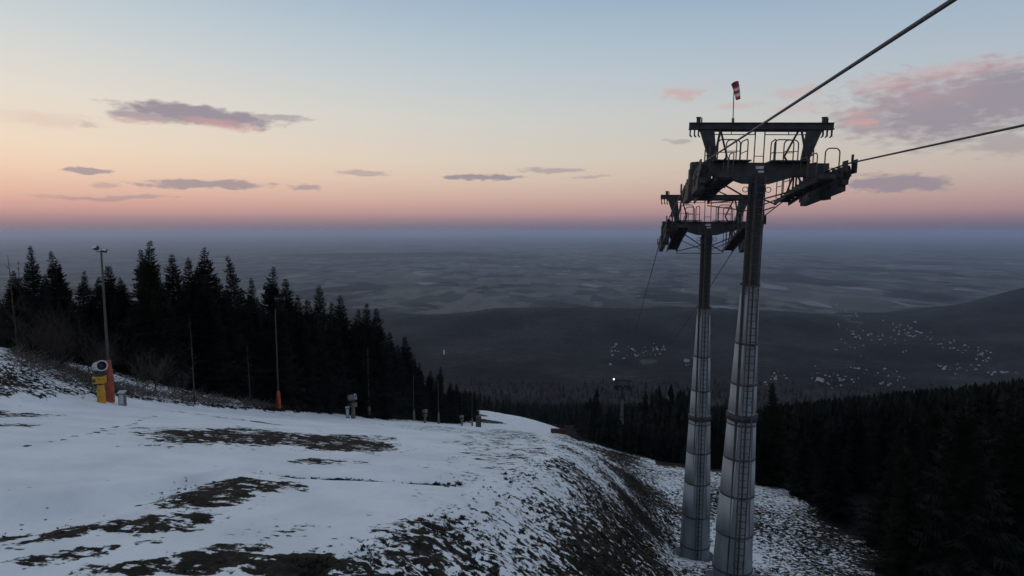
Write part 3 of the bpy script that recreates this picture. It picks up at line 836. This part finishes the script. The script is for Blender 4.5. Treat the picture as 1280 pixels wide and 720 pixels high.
def snag(px, Y, py, seed, label, matn, name='dead_tree', depth=1, spread=.5, group=None):
    x, y, z = at(px, Y, py); g = Hf(x, y); h = z-g
    r = random.Random(seed); m = MB(); d = r.uniform(-.35, .35)
    pts = [(d*.3*t*t*h*.25+r.uniform(-.05,.05), 0, h*t-.2*(t == 0)) for t in (0, .25, .5, .75, 1.0)]
    m.tube(pts, 0, 6, 0, True, True, [.075,.065,.05,.035,.012])
    for i in range(16):
        t = r.uniform(.3, .97); a = r.uniform(0, 6.28); L = h*r.uniform(.05, .14)*(1.2-t)
        L *= .5; p = Vector((d*.3*t*t*h*.25, 0, h*t)); m.tube([p, p+Vector((math.cos(a)*L, math.sin(a)*L, L*.5)), p+Vector((math.cos(a)*L*1.6, math.sin(a)*L*1.6, L*1.1))], 0, 4, 0, False, False, [.025,.018,.006])
    o = m.build(name, M[matn], None, (x, y, g)); tag(o, label, 'bare tree', group)
snag(12, 56, 318, 1, 'bare dead tree stem at the far left edge above the thicket', 'twig2')
snag(20, 58, 326, 2, 'short dead stem right beside the leftmost bare stem', 'twig2')
snag(238, 58, 392, 3, 'bent pale bare trunk in front of the spruces by the thicket', 'birch', 'bare_birch')
snag(310, 72, 428, 4, 'slim pale bare trunk left of the second lamp pole', 'birch', 'bare_birch')
#snag(161, 52, 372, 5, 'thin pale bare trunk right of the tall lamp pole', 'twig2', 'bare_birch')

# scattered dead grass tufts and clods
def tufts():
    m = MB(); V = m.v; Fc = m.f; r = np.random.default_rng(8)
    def put(n, xf, yf, hmin, hmax, thr, gain):
        X = xf(n); Y = yf(n); b, s = bare_field(X, Y); keep = r.random(n) < np.clip((b-thr)*gain, 0, 1)
        X, Y = X[keep], Y[keep]; Z = height(X, Y)
        dzx = (height(X+.3, Y)-Z)/.3; dzy = (height(X, Y+.3)-Z)/.3
        for i in range(len(X)):
            h = r.uniform(hmin, hmax); nb = r.integers(5, 9); gx, gy = -dzx[i], -dzy[i]
            for j in range(nb):
                a = r.uniform(0, 6.28); o = r.uniform(0, h*.7); x0 = X[i]+math.cos(a)*o; y0 = Y[i]+math.sin(a)*o
                z0 = Z[i]-gx*(x0-X[i])-gy*(y0-Y[i])-.05
                w = h*r.uniform(.22, .55); c, s_ = math.cos(a+1.57)*w, math.sin(a+1.57)*w
                k = h*r.uniform(.5, 1.0); lx = math.cos(a)*k*.5+gx*k*.55; ly = math.sin(a)*k*.5+gy*k*.55
                b0 = len(V); V.extend([(x0-c, y0-s_, z0), (x0+c, y0+s_, z0), (x0+lx, y0+ly, z0+k*.75-abs(gx)*k*.2)])
                Fc.append((b0, b0+1, b0+2)); m.m.append(0); m.sm.append(False)
    def yemb(n):
        return np.exp(r.uniform(math.log(12), math.log(75), n))
    Yt = [None]
    def yf(n): Yt[0] = yemb(n); return Yt[0]
    # embankment and lowland under the towers
    n = 44000; Yq = yemb(n); kk = r.uniform(-.3, 1.9, n); Xq = crest_x(Yq)+kk*(toe_x(Yq)-crest_x(Yq))
    put(n, lambda n: Xq, lambda n: Yq, .05, .15, .26, 1.3)
    # left bank
    n2 = 12000; Y2 = r.uniform(36, 78, n2); X2 = edge_x(Y2)-r.uniform(.2, 12, n2)
    put(n2, lambda n: X2, lambda n: Y2, .10, .30, .35, 1.4)
    n4 = 5000; Y4 = r.uniform(70, 200, n4); X4 = edge_x(Y4)-r.uniform(.2, 5, n4)
    put(n4, lambda n: X4, lambda n: Y4, .25, .6, .2, 1.2)
    # bare patches on the piste
    n3 = 26000; Y3 = np.exp(r.uniform(math.log(11), math.log(60), n3)); X3 = Y3*r.uniform(-1.0, .1, n3)
    k3 = (X3-crest_x(Y3)) < -1
    X3, Y3 = X3[k3], Y3[k3]
    put(len(X3), lambda n: X3, lambda n: Y3, .03, .08, .40, 1.4)
    o = m.build('grass_tufts', M['tuft']); tag(o, 'brown dead grass tufts poking through the snow', 'grass', kind='stuff')
tufts()

# brush piles at the piste edge under the wood
def brush():
    m = MB(); r = random.Random(33)
    for i in range(2600):
        px = r.uniform(0, 470); Y = float(np.interp(px, [0,200,300,400,470], [44,50,64,84,104]))*r.uniform(.98, 1.10)
        ex = float(edge_x(np.array(Y))); x = min(at(px, Y)[0], ex-.9-abs(r.gauss(0, 1.2))); g = Hf(x, Y)
        L = r.uniform(.4, 1.5); a = r.uniform(0, 6.28); e = r.uniform(-.05, .8)
        d = Vector((math.cos(a)*math.cos(e), math.sin(a)*math.cos(e), math.sin(e)))
        p = Vector((x, Y, g+r.uniform(0, .35))); m.tube([p, p+d*L*.5+Vector((0,0,.05)), p+d*L], 0, 4, 0, False, False, [r.uniform(.012,.035), .018, .005])
    o = m.build('brushwood', M['brush']); tag(o, 'tangle of cut branches along the wooded piste edge', 'brushwood', kind='stuff')
brush()

# ------------------------------------------------------------------ poles, snow guns and other gear along the piste
def ground_at(px, Y, off=1.2):
    x = at(px, Y, 500)[0]; return x, Y, Hf(x, Y)
def lamp_pole(px, Y, top_py, pad, padh, label, heads=True, seed=0):
    x, y, g = ground_at(px, Y); z = at(px, Y, top_py)[2]; h = z-g
    root = empty('lamp_pole', (x, y, g)); tag(root, label, 'lamp pole', 'lamp poles along the piste edge')
    p = MB(); p.tube([(0,0,-.4),(0,0,h*.5),(0,0,h)], 0, 12, 0, True, True, [.115,.09,.06]); p.build('pole', M['pole'], root)
    c = MB(); c.lathe([(.30,0.02),(.30,.3),(.27,padh*.6),(.19,padh-.05),(.13,padh)], 16)
    for q in (.3,.75): c.lathe([(.27,padh*q-.03),(.305,padh*q-.03),(.305,padh*q+.03),(.27,padh*q+.03)], 16)
    c.build('padding', M[pad], root)
    a = MB(); a.bar((-.34,0,h-.05),(.34,0,h+.02), .06); hd = a.build('cross_bar', M['dark_steel'], root) if heads else None
    if heads:
        for sx, tz in ((-1,.25),(1,.02)):
            f = MB(); MM = Matrix.Rotation(R(-38), 3, 'X') @ Matrix.Rotation(R(18*sx), 3, 'Z')
            c0 = Vector((sx*.30,-.1,h+.05+tz*.8)); f.box(c0, (.34,.20,.22), 0, MM); f.box(c0+MM @ Vector((0,.14,0)), (.22,.1,.15), 0, MM)
            o = f.build('floodlight', M['dark_plast'], root)
            gl = MB(); gl.box(c0+MM @ Vector((0,-.11,0)), (.29,.012,.18), 0, MM); gl.build('lens', M['glass'], o)
    return root
lamp_pole(138, 45.5, 314, 'orange', 3.25, 'tall lamp pole with orange padding beside the yellow snow gun')
lamp_pole(348, 76, 386, 'orange', 2.4, 'lamp pole with a short orange red padded foot in front of spruces', False)
lamp_pole(461, 104, 436, 'paleplast', 2.5, 'lamp pole with pale padding just right of the second snow gun', False)
lamp_pole(517, 138, 470, 'paleplast', 2.6, 'dark lamp pole with pale foot left of the third snow gun', False)
lamp_pole(548, 158, 474, 'paleplast', 3.3, 'dark lamp pole with pale foot right of the third snow gun', False)
lamp_pole(590, 205, 496, 'paleplast', 3.0, 'most distant lamp pole, just left of the stacked dark boxes', False)

def snow_gun(px, Y, s, body, label, rz=R(12)):
    x, y, g = ground_at(px, Y); root = empty('snow_gun', (x, y, g), rz); root.scale = (s,s,s)
    tag(root, label, 'snow gun', 'snow guns along the piste edge')
    st = MB(); st.lathe([(.29,0),(.29,.25),(.26,.9),(.24,1.40),(.18,1.45)], 18); st.lathe([(.29,.1),(.31,.1),(.31,.18),(.29,.18)], 18)
    st.build('padded_stand', M[body], root)
    pl = MB(); pl.cyl((0,0,1.35),(0,0,2.3),.14); pl.box((0,.05,2.28),(.6,.6,.26)); pl.cyl((0,.05,2.3),(0,.05,2.6),.22); pl.bar((-.30,0,2.25),(-.30,.0,2.85),.08,.16); pl.bar((.30,0,2.25),(.30,.0,2.85),.08,.16)
    pl.box((-.38,.25,1.9),(.26,.5,.5)); pl.tube([(.2,.2,1.5),(.45,.3,1.8),(.35,.25,2.3),(.1,.2,2.5)], .04, 8)
    pl.build('swivel_mount', M['dark_plast'], root)
    cb = MB(); cb.box((0,-.12,1.86),(.80,.5,.50)); cb.box((0,-.12,2.13),(.84,.55,.04)); cb.box((-.28,-.38,1.86),(.18,.02,.24),1); cb.box((.1,-.38,1.95),(.12,.02,.1),1)
    cb.build('control_cabinet', [M[body], M['dark_plast']], root)
    # fan barrel, tipped up and pointing right and towards the viewer
    ax = Vector((.62,-.72,.24)).normalized(); c = Vector((0,.05,2.88)); xx = ax.cross(Vector((0,0,1))).normalized(); yy = xx.cross(ax)
    MM = Matrix((xx, yy, ax)).transposed().to_4x4(); MM.translation = c
    def lat(prof, name, m_, par=root, n=26):
        b = MB(); b.lathe(prof, n); b.v = [tuple(MM @ Vector(p)) for p in b.v]; return b.build(name, m_, par)
    bar = lat([(.02,-.62),(.30,-.60),(.40,-.5),(.41,-.2),(.38,.1),(.36,.42),(.33,.42)], 'fan_barrel', M['sign'] if body == 'yellow' else M['galv'])
    lat([(.335,.40),(.325,-.4),(.02,-.4)], 'barrel_lining', M['dark_plast'], bar)
    lat([(.345,.36),(.42,.36),(.42,.46),(.345,.46),(.345,.36)], 'nozzle_ring', M['sign'], bar)
    fan = MB()
    for k in range(8):
        a = 2*math.pi*k/8; fan.bar((.05*math.cos(a),.05*math.sin(a),.1),(.32*math.cos(a),.32*math.sin(a),.1),.10,.02)
    fan.cyl((0,0,-.1),(0,0,.3),.09); fan.v = [tuple(MM @ Vector(p)) for p in fan.v]; fan.build('fan', M['dark_plast'], bar)
    grd = MB()
    for q in (.14,.27,.40): grd.lathe([(q,-.66),(q+.02,-.66)], 24)
    for k in range(6):
        a = math.pi*k/6; grd.bar((.41*math.cos(a),.41*math.sin(a),-.66),(-.41*math.cos(a),-.41*math.sin(a),-.66),.02)
    grd.v = [tuple(MM @ Vector(p)) for p in grd.v]; grd.build('intake_guard', M['dark_plast'], bar)
    return root
snow_gun(127, 44.2, .95, 'yellow', 'bright yellow snow gun with a white barrel beside the orange padded pole')
snow_gun(441, 90, 1.12, 'paleplast', 'pale snow gun in front of the dark spruces, left of the third lamp pole', R(50))
snow_gun(531, 140, .98, 'paleplast', 'small distant snow gun between the two dark lamp poles', R(40))
snow_gun(577, 178, 1.0, 'paleplast', 'most distant snow gun at the end of the left wood', R(35))

def hydrant(px, Y, h, label, w=.34):
    x, y, g = ground_at(px, Y); root = empty('hydrant_box', (x, y, g), R(12)); tag(root, label, 'hydrant box')
    b = MB(); b.box((0,0,h/2-.15),(w,w*.9,h+.3)); b.build('housing', M['rock'], root)
    l = MB(); l.box((0,-.03,h+.03),(w*1.2,w*1.15,.06),0,Matrix.Rotation(R(9),3,'X')); l.build('lid', M['sign'], root)
    d = MB(); d.box((0,-w*.45-.008,h*.5),(w*.7,.014,h*.7)); d.build('door', M['sign'], root)
hydrant(153, 45.2, 1.05, 'small pale grey box right of the orange padded lamp pole', .42)
hydrant(434, 89, 1.6, 'slim pale box standing just left of the second snow gun', .5)

def marker_stack():
    """dark timber stack at the corner of the piste by the snowy knoll"""
    x, y, g = ground_at(598, 196); root = empty('timber_crate', (x, y, g)); tag(root, 'dark crate of stacked timber at the left end of the snowy knoll', 'crate')
    b = MB()
    for i in range(6): b.box((0,0,.35+.62*i),(1.5-.12*(i % 2),1.2,.40))
    b.build('boards', M['dark_plast'], root)
    p = MB()
    for sx in (-.8,.8): p.box((sx,-.62,1.9),(.18,.1,4.1))
    p.build('posts', M['bark'], root)
    c = MB(); c.box((.55,-.3,4.15),(.5,.6,.3)); c.build('snow_cap', M['r3'], root)
marker_stack()

def safety_mat():
    x, y, z = at(697, 172, 533); g = Hf(x, y); root = empty('crash_mat', (x, y, g), R(-4)); tag(root, 'dull red crash mat standing at the crest of the snow slope', 'crash mat')
    for i in range(3):
        b = MB(); b.box((-1.25+1.25*i, 0, .75),(1.22,.35,1.7)); b.build('pad', M['netred'], root)
    p = MB()
    for sx in (-1.9,-.62,.62,1.9): p.cyl((sx,.25,-.4),(sx,.25,1.8),.05)
    p.build('posts', M['pole'], root)
safety_mat()

# ------------------------------------------------------------------ houses of the valley
def house_mesh(w, l, h, rh, wm, rm, wing=False):
    m = MB(); e = .35
    def blk(cx, cy, w, l, h, rh):
        m.box((cx,cy,h/2-1.5),(w,l,h+3),0)
        x, y = w/2, l/2
        m.add([(cx-x,cy-y,h),(cx+x,cy-y,h),(cx,cy-y,h+rh)], [(0,1,2)], 0); m.add([(cx-x,cy+y,h),(cx+x,cy+y,h),(cx,cy+y,h+rh)], [(0,2,1)], 0)
        x += e; y += e; d = e*rh/(w/2)
        m.add([(cx-x,cy-y,h-d),(cx-x,cy+y,h-d),(cx,cy+y,h+rh+.05),(cx,cy-y,h+rh+.05),(cx+x,cy-y,h-d),(cx+x,cy+y,h-d)], [(0,3,2,1),(3,4,5,2)], 1)
    blk(0,0,w,l,h,rh)
    if wing: blk(w*.7,-l*.1,w*.7,l*.55,h*.8,rh*.7)
    m.box((w*.2,l*.2,h+rh*.8),(.7,.7,1.8),0)
    for iy in range(3):
        for sx in (-1,1): m.box((sx*(w/2+.01), -l*.32+l*.32*iy, h*.55),(.05,1.1,1.4),2)
    for ix in (-.25,.25): m.box((ix*w,-l/2-.01,h*.55),(1.1,.05,1.4),2)
    return m.mesh('house', [M[wm], M[rm], M['dark_plast']])
HS = [house_mesh(9,12,5,3.5,'w1','r3'), house_mesh(10,14,5.5,4,'w1','r2',True), house_mesh(9,10,5,3.5,'w2','r1'), house_mesh(11,22,7,3,'w1','r3'), house_mesh(8,11,4.5,3.5,'w2','r3'), house_mesh(10,12,6,4,'w3','r1')]
VIL = [  # column range, row range, count, group, label
    ((758,832),(428,452),46,'houses of the left village in the wooded valley','pale house in the small valley village left of the second tower'),
    ((846,880),(444,460),10,'houses behind the second tower','pale house half hidden behind the two lift towers in the valley'),
    ((955,985),(460,482),14,'houses right of the nearest tower','pale house in the valley just right of the nearest tower'),
    ((1012,1130),(458,488),64,'houses of the near valley village','house in the nearest valley village above the dark right wood'),
    ((1115,1240),(404,456),64,'houses of the right village','pale house in the village on the slope at the right'),
    ((1045,1150),(392,450),46,'houses of the middle valley','pale house scattered in the middle of the valley'),
    ((1040,1075),(376,398),14,'houses at the valley mouth','pale house in the row at the mouth of the valley'),
    ((1165,1225),(455,470),20,'houses at the foot of the right hill','pale house in the row right above the right wood'),
    ((1235,1278),(464,470),12,'houses at the far right edge','pale house in the line at the far right edge above the wood'),
]
rv = random.Random(77)
for (pxr, pyr, n, grp, lb) in VIL:
    for i in range(n):
        t = rv.random(); px = pxr[0]+(pxr[1]-pxr[0])*t; py = rv.triangular(pyr[0], pyr[1], (pyr[0]+pyr[1])/2)
        if 'right village' in grp: py = 408+44*t*.9+rv.uniform(-8, 8)
        if 'mouth' in grp: py = 378+18*t+rv.uniform(-2, 2)
        p = hit(px, py)
        if p[1] < 1000 or p[1] > 5000: continue
        o = link('house', HS[rv.choice((0,0,1,3,4,4,2,5)) if 'near valley' not in grp else rv.choice((0,1,2,5,5,3,4))], None, (p[0], p[1], p[2]+.5))
        s = rv.uniform(.30, .54)*float(np.interp(p[1], [1500,3500], [.8,1.3])); o.scale = (s,s,s); o.rotation_euler = (0,0,rv.uniform(0, 3.14))
        tag(o, lb, 'house', grp)
for (px, py, s, k, lb) in ((1025,476,.85,3,'largest white house in the nearest valley village'),(763,456,.6,0,'lone pale house below the left village in the woods'),
                        (858,452,1.0,1,'large pale house at the left edge of the second tower mast')):
    p = hit(px, py); o = link('house', HS[k], None, (p[0], p[1], p[2]+.5)); o.scale = (s,s,s); o.rotation_euler = (0,0,.5); tag(o, lb, 'house')
def chapel():
    p = hit(555, 443); root = empty('white_tower', tuple(p)); tag(root, 'lone narrow white tower on the dark wooded mountainside', 'tower')
    a = MB(); a.box((0,0,4),(6,6,16)); a.build('shaft', M['white_paint'], root); b = MB(); b.lathe([(5,12),(.05,17)], 4); b.build('roof', M['white_paint'], root)
    root.scale = (.75,.75,.95)
chapel()

# still water on the plain catching the sky
wm_ = bpy.data.materials.new('still_water'); wm_.use_nodes = True
_b = wm_.node_tree.nodes['Principled BSDF']; _b.inputs['Base Color'].default_value = (.02,.03,.035,1); _b.inputs['Roughness'].default_value = .3; _b.inputs['IOR'].default_value = 1.33
rk = random.Random(12)
for (px, py, hw, dpt) in ((1163,329,28,55),(1112,317,11,75),(842,378.5,20,11),(1028,347,8,24),(765,357,17,16),(672,369,9,10)):
    p = hit(px, py); d = p[1]; w_ = hw/F*d; n = 40; vs = []
    for k in range(n):
        a = 2*math.pi*k/n; rr = 1+.18*math.sin(3*a+rk.uniform(0, .4))+rk.uniform(-.08, .08); vs.append((math.cos(a)*w_*rr, math.sin(a)*dpt*rr, 0))
    zt = max(Hf(p[0]+v[0], p[1]+v[1]) for v in vs[::4])
    m = MB(); m.add(vs+[(v[0]*.97, v[1]*.97, -40) for v in vs], [tuple(range(n))]+[(i, i+n, (i+1) % n+n, (i+1) % n) for i in range(n)])
    o = m.build('lake', wm_, None, (p[0], p[1], zt+.5)); tag(o, 'pale strip of water far out on the plain', 'lake', kind='structure')

# ------------------------------------------------------------------ air
bx = MB(); bx.box((0, 37000, (-640+12)/2), (220000, 84000, 652))
hz = bx.build('haze', []) if False else bx.build('haze', mat('haze_air', (1,1,1)))
hm = bpy.data.materials.new('evening_haze'); hm.use_nodes = True; nt = hm.node_tree; nt.nodes.clear()
pv = nt.nodes.new('ShaderNodeVolumePrincipled'); out = nt.nodes.new('ShaderNodeOutputMaterial')
pv.inputs['Color'].default_value = (.63,.74,.98,1); pv.inputs['Density'].default_value = 4.6e-5; pv.inputs['Density Attribute'].default_value = ''
pv.inputs['Anisotropy'].default_value = 0.72
nt.links.new(pv.outputs[0], out.inputs['Volume']); hz.data.materials.clear(); hz.data.materials.append(hm)
tag(hz, 'evening haze over the plain', 'haze', kind='stuff')

# ------------------------------------------------------------------ sky
def make_world():
    w = bpy.data.worlds.new('World'); scn.world = w; w.use_nodes = True
    nt = w.node_tree; N = nt.nodes; L = nt.links; N.clear()
    out = N.new('ShaderNodeOutputWorld'); bg = N.new('ShaderNodeBackground'); L.new(bg.outputs[0], out.inputs['Surface'])
    def mth(op, a, b=None, c=None, clamp=False):
        n = N.new('ShaderNodeMath'); n.operation = op; n.use_clamp = clamp
        for i, x in enumerate((a, b, c)):
            if x is None: continue
            if isinstance(x, (int, float)): n.inputs[i].default_value = x
            else: L.new(x, n.inputs[i])
        return n.outputs[0]
    def vmt(op, a, b=None):
        n = N.new('ShaderNodeVectorMath'); n.operation = op
        for i, x in enumerate((a, b)):
            if x is None: continue
            if isinstance(x, tuple): n.inputs[i].default_value = x
            else: L.new(x, n.inputs[i])
        return n
    tc = N.new('ShaderNodeTexCoord'); sp = N.new('ShaderNodeSeparateXYZ'); L.new(tc.outputs['Generated'], sp.inputs[0])
    el = mth('MULTIPLY', mth('ARCSINE', sp.outputs[2]), 180/math.pi)
    az = mth('MULTIPLY', mth('ARCTAN2', sp.outputs[0], sp.outputs[1]), 180/math.pi)
    def lin(c): return tuple(((x/255)/12.92 if x/255 <= .04045 else ((x/255+.055)/1.055)**2.4) for x in c)
    stops = [(-2,(80,84,106)),(-.4,(98,102,124)),(0,(110,110,129)),(.5,(124,115,131)),(1.0,(148,127,137)),(1.5,(173,142,145)),(2.1,(188,153,150)),(3.0,(201,170,160)),(4.7,(212,191,175)),(6.4,(213,201,187)),
             (9.9,(204,204,199)),(13.3,(190,199,204)),(16.6,(174,191,203)),(19.7,(158,179,199)),(30,(144,162,184)),(50,(134,150,172)),(90,(127,143,167))]
    rp = N.new('ShaderNodeValToRGB'); e = rp.color_ramp.elements
    while len(e) < len(stops): e.new(.5)
    for i, (a, c) in enumerate(stops):
        e[i].position = ((a+2)/92)**.5; e[i].color = (*lin(c), 1)
    L.new(mth('POWER', mth('DIVIDE', mth('ADD', el, 2.0), 92.0, None, True), .5), rp.inputs['Fac'])
    # brighter and warmer towards the left where the sun went down
    ra = N.new('ShaderNodeValToRGB'); e = ra.color_ramp.elements
    while len(e) < 5: e.new(.5)
    for i, (a, c) in enumerate(((-180,(1.04,1.06,1.10)),(-75,(1.34,1.18,1.0)),(-38,(1.26,1.15,1.06)),(0,(1,1,1)),(42,(.80,.84,.92)))):
        e[i].position = (a+180)/360; e[i].color = (c[0]*.5, c[1]*.5, c[2]*.5, 1)
    L.new(mth('DIVIDE', mth('ADD', az, 180.0), 360.0), ra.inputs['Fac'])
    mu = N.new('ShaderNodeMix'); mu.data_type = 'RGBA'; mu.blend_type = 'MULTIPLY'; mu.inputs[0].default_value = 1; mu.clamp_result = False
    L.new(rp.outputs[0], mu.inputs[6]); L.new(ra.outputs[0], mu.inputs[7])
    sc2 = vmt('SCALE', mu.outputs[2]); sc2.inputs[3].default_value = 2.0
    col = sc2.outputs[0]
    # a touch of the physical sky underneath
    sk = N.new('ShaderNodeTexSky'); sk.sky_type = 'NISHITA'; sk.sun_disc = False; sk.sun_elevation = R(1.5); sk.sun_rotation = R(-70)
    s3 = vmt('SCALE', sk.outputs[0]); s3.inputs[3].default_value = .01
    # clouds in azimuth / elevation
    cb = N.new('ShaderNodeCombineXYZ'); L.new(az, cb.inputs[0]); L.new(el, cb.inputs[1])
    P = cb.outputs[0]
    def noise(scale, st, det=6, rough=.6):
        n = N.new('ShaderNodeTexNoise'); n.inputs['Scale'].default_value = scale; n.inputs['Detail'].default_value = det; n.inputs['Roughness'].default_value = rough
        L.new(vmt('MULTIPLY', P, st).outputs[0], n.inputs['Vector']); return n
    wz = noise(.5, (1,3.0,1), 4, .5); wv = vmt('SUBTRACT', wz.outputs['Color'], (.5,.5,.5)); wv2 = vmt('MULTIPLY', wv.outputs[0], (2.6,.9,0))
    W = vmt('ADD', P, wv2.outputs[0]).outputs[0]
    tex = noise(.8, (1,2.6,1), 5, .52).outputs['Fac']
    def ae(px, py):
        u, a, b = ray(px, py); return math.degrees(math.atan2(u, a)), math.degrees(math.atan2(b, math.hypot(u, a)))
    def blob(px, py, hw, hh, op, soft=.7, slope=0.0, nw=1.35):
        a, ee = ae(px, py); a1, _ = ae(px+hw, py); _, e1 = ae(px, py-hh)
        d = vmt('SUBTRACT', W, (a, ee, 0)).outputs[0]
        if slope:
            mp = N.new('ShaderNodeVectorRotate'); mp.rotation_type = 'Z_AXIS'; mp.inputs['Angle'].default_value = R(slope); L.new(d, mp.inputs['Vector']); d = mp.outputs[0]
        d = vmt('MULTIPLY', d, (1/abs(a1-a), 1/abs(e1-ee), 0)).outputs[0]
        ln = N.new('ShaderNodeVectorMath'); ln.operation = 'LENGTH'; L.new(d, ln.inputs[0])
        q = mth('ADD', ln.outputs['Value'], mth('MULTIPLY', mth('SUBTRACT', tex, .5), nw))
        mr = N.new('ShaderNodeMapRange'); mr.interpolation_type = 'SMOOTHSTEP'
        mr.inputs['From Min'].default_value = 1.05; mr.inputs['From Max'].default_value = 1.05-soft; mr.inputs['To Max'].default_value = op
        L.new(q, mr.inputs['Value']); return mr.outputs[0]
    grey = [(248,144,112,14,.92,.5,2.5,1.0),(195,147,70,9,.75,.6,0,1.0),(345,148,56,5,.6,.6,0),(105,213,40,4.5,.75,.5,0),(258,231,92,6.5,.75,.5,-1.0),(384,233,27,4.5,.6,.5,0),(140,247,98,4.5,.5,.6,-1),
            (455,217,36,4.5,.5,.6,0),(605,222,58,5,.85,.45,0),(690,213,46,4.5,.55,.6,1.5),(740,221,26,3,.4,.6,0),(1175,138,180,60,.85,.8,5),(1250,120,150,52,.85,.7,0),(1090,150,80,28,.7,.8,0),
            (1120,229,84,13,.85,.5,3.5),(1010,222,60,7,.3,.7,0),(845,176,20,4,.45,.6,0),(130,231,28,4,.4,.6,0),(1260,180,70,22,.5,.8,6),(110,158,18,7,.3,.8,0)]
    pink = [(278,156,66,7,.62,.9,4,.5),(175,151,46,6,.42,.9,0,.5),(852,117,38,11,.60,.8,0),(925,131,34,5,.35,.8,0),(995,116,46,9,.38,.8,0),(1072,142,40,9,.45,.9,0),(1110,106,70,18,.40,.9,0),(1075,154,30,7,.7,.7,0),
            (1190,88,120,18,.42,.9,0),(1150,116,110,26,.22,.9,0),(1260,80,60,11,.35,.9,0),(55,150,90,14,.25,.9,0),(1000,135,60,12,.25,.9,0)]
    def mx(lst):
        r = None
        for g in lst:
            b = blob(*g); r = b if r is None else mth('MAXIMUM', r, b)
        return r
    def over(c, f, rgb):
        m = N.new('ShaderNodeMix'); m.data_type = 'RGBA'; L.new(f, m.inputs[0]); L.new(c, m.inputs[6]); m.inputs[7].default_value = (*lin(rgb), 1); return m.outputs[2]
    col = over(col, mx(grey), (144,134,148)); col = over(col, mx(pink), (204,160,158))
    fin = vmt('ADD', col, s3.outputs[0]).outputs[0]
    L.new(fin, bg.inputs['Color']); bg.inputs['Strength'].default_value = 1.0
    try: w.cycles.sampling_method = 'MANUAL'; w.cycles.sample_map_resolution = 512
    except Exception: pass
make_world()
sl = bpy.data.lights.new('sun', 'SUN'); sl.energy = .03; sl.angle = R(12); sl.color = (1,.72,.55)
so = bpy.data.objects.new('sun', sl); COL.objects.link(so)
# light travels from the glow low on the left
dirv = Vector((math.sin(R(70)), -math.cos(R(70)), -math.sin(R(3)))); so.rotation_euler = dirv.to_track_quat('-Z', 'Y').to_euler()

# ------------------------------------------------------------------ camera and render
cd = bpy.data.cameras.new('camera'); cd.sensor_width = 36; cd.lens = 36*F/1280; cd.clip_start = .1; cd.clip_end = 200000
co = bpy.data.objects.new('camera', cd); COL.objects.link(co); co.rotation_euler = (math.pi/2-PITCH, 0, 0); scn.camera = co
scn.view_settings.view_transform = 'Standard'; scn.view_settings.look = 'None'; scn.view_settings.exposure = 0; scn.view_settings.gamma = 1
scn.view_settings.use_curve_mapping = False
scn.render.engine = 'CYCLES'
c = scn.cycles; c.max_bounces = 5; c.diffuse_bounces = 3; c.glossy_bounces = 2; c.volume_bounces = 1; c.transparent_max_bounces = 6
c.use_denoising = True; c.use_adaptive_sampling = True; c.adaptive_threshold = .02
try: c.denoiser = 'OPENIMAGEDENOISE'
except Exception: pass
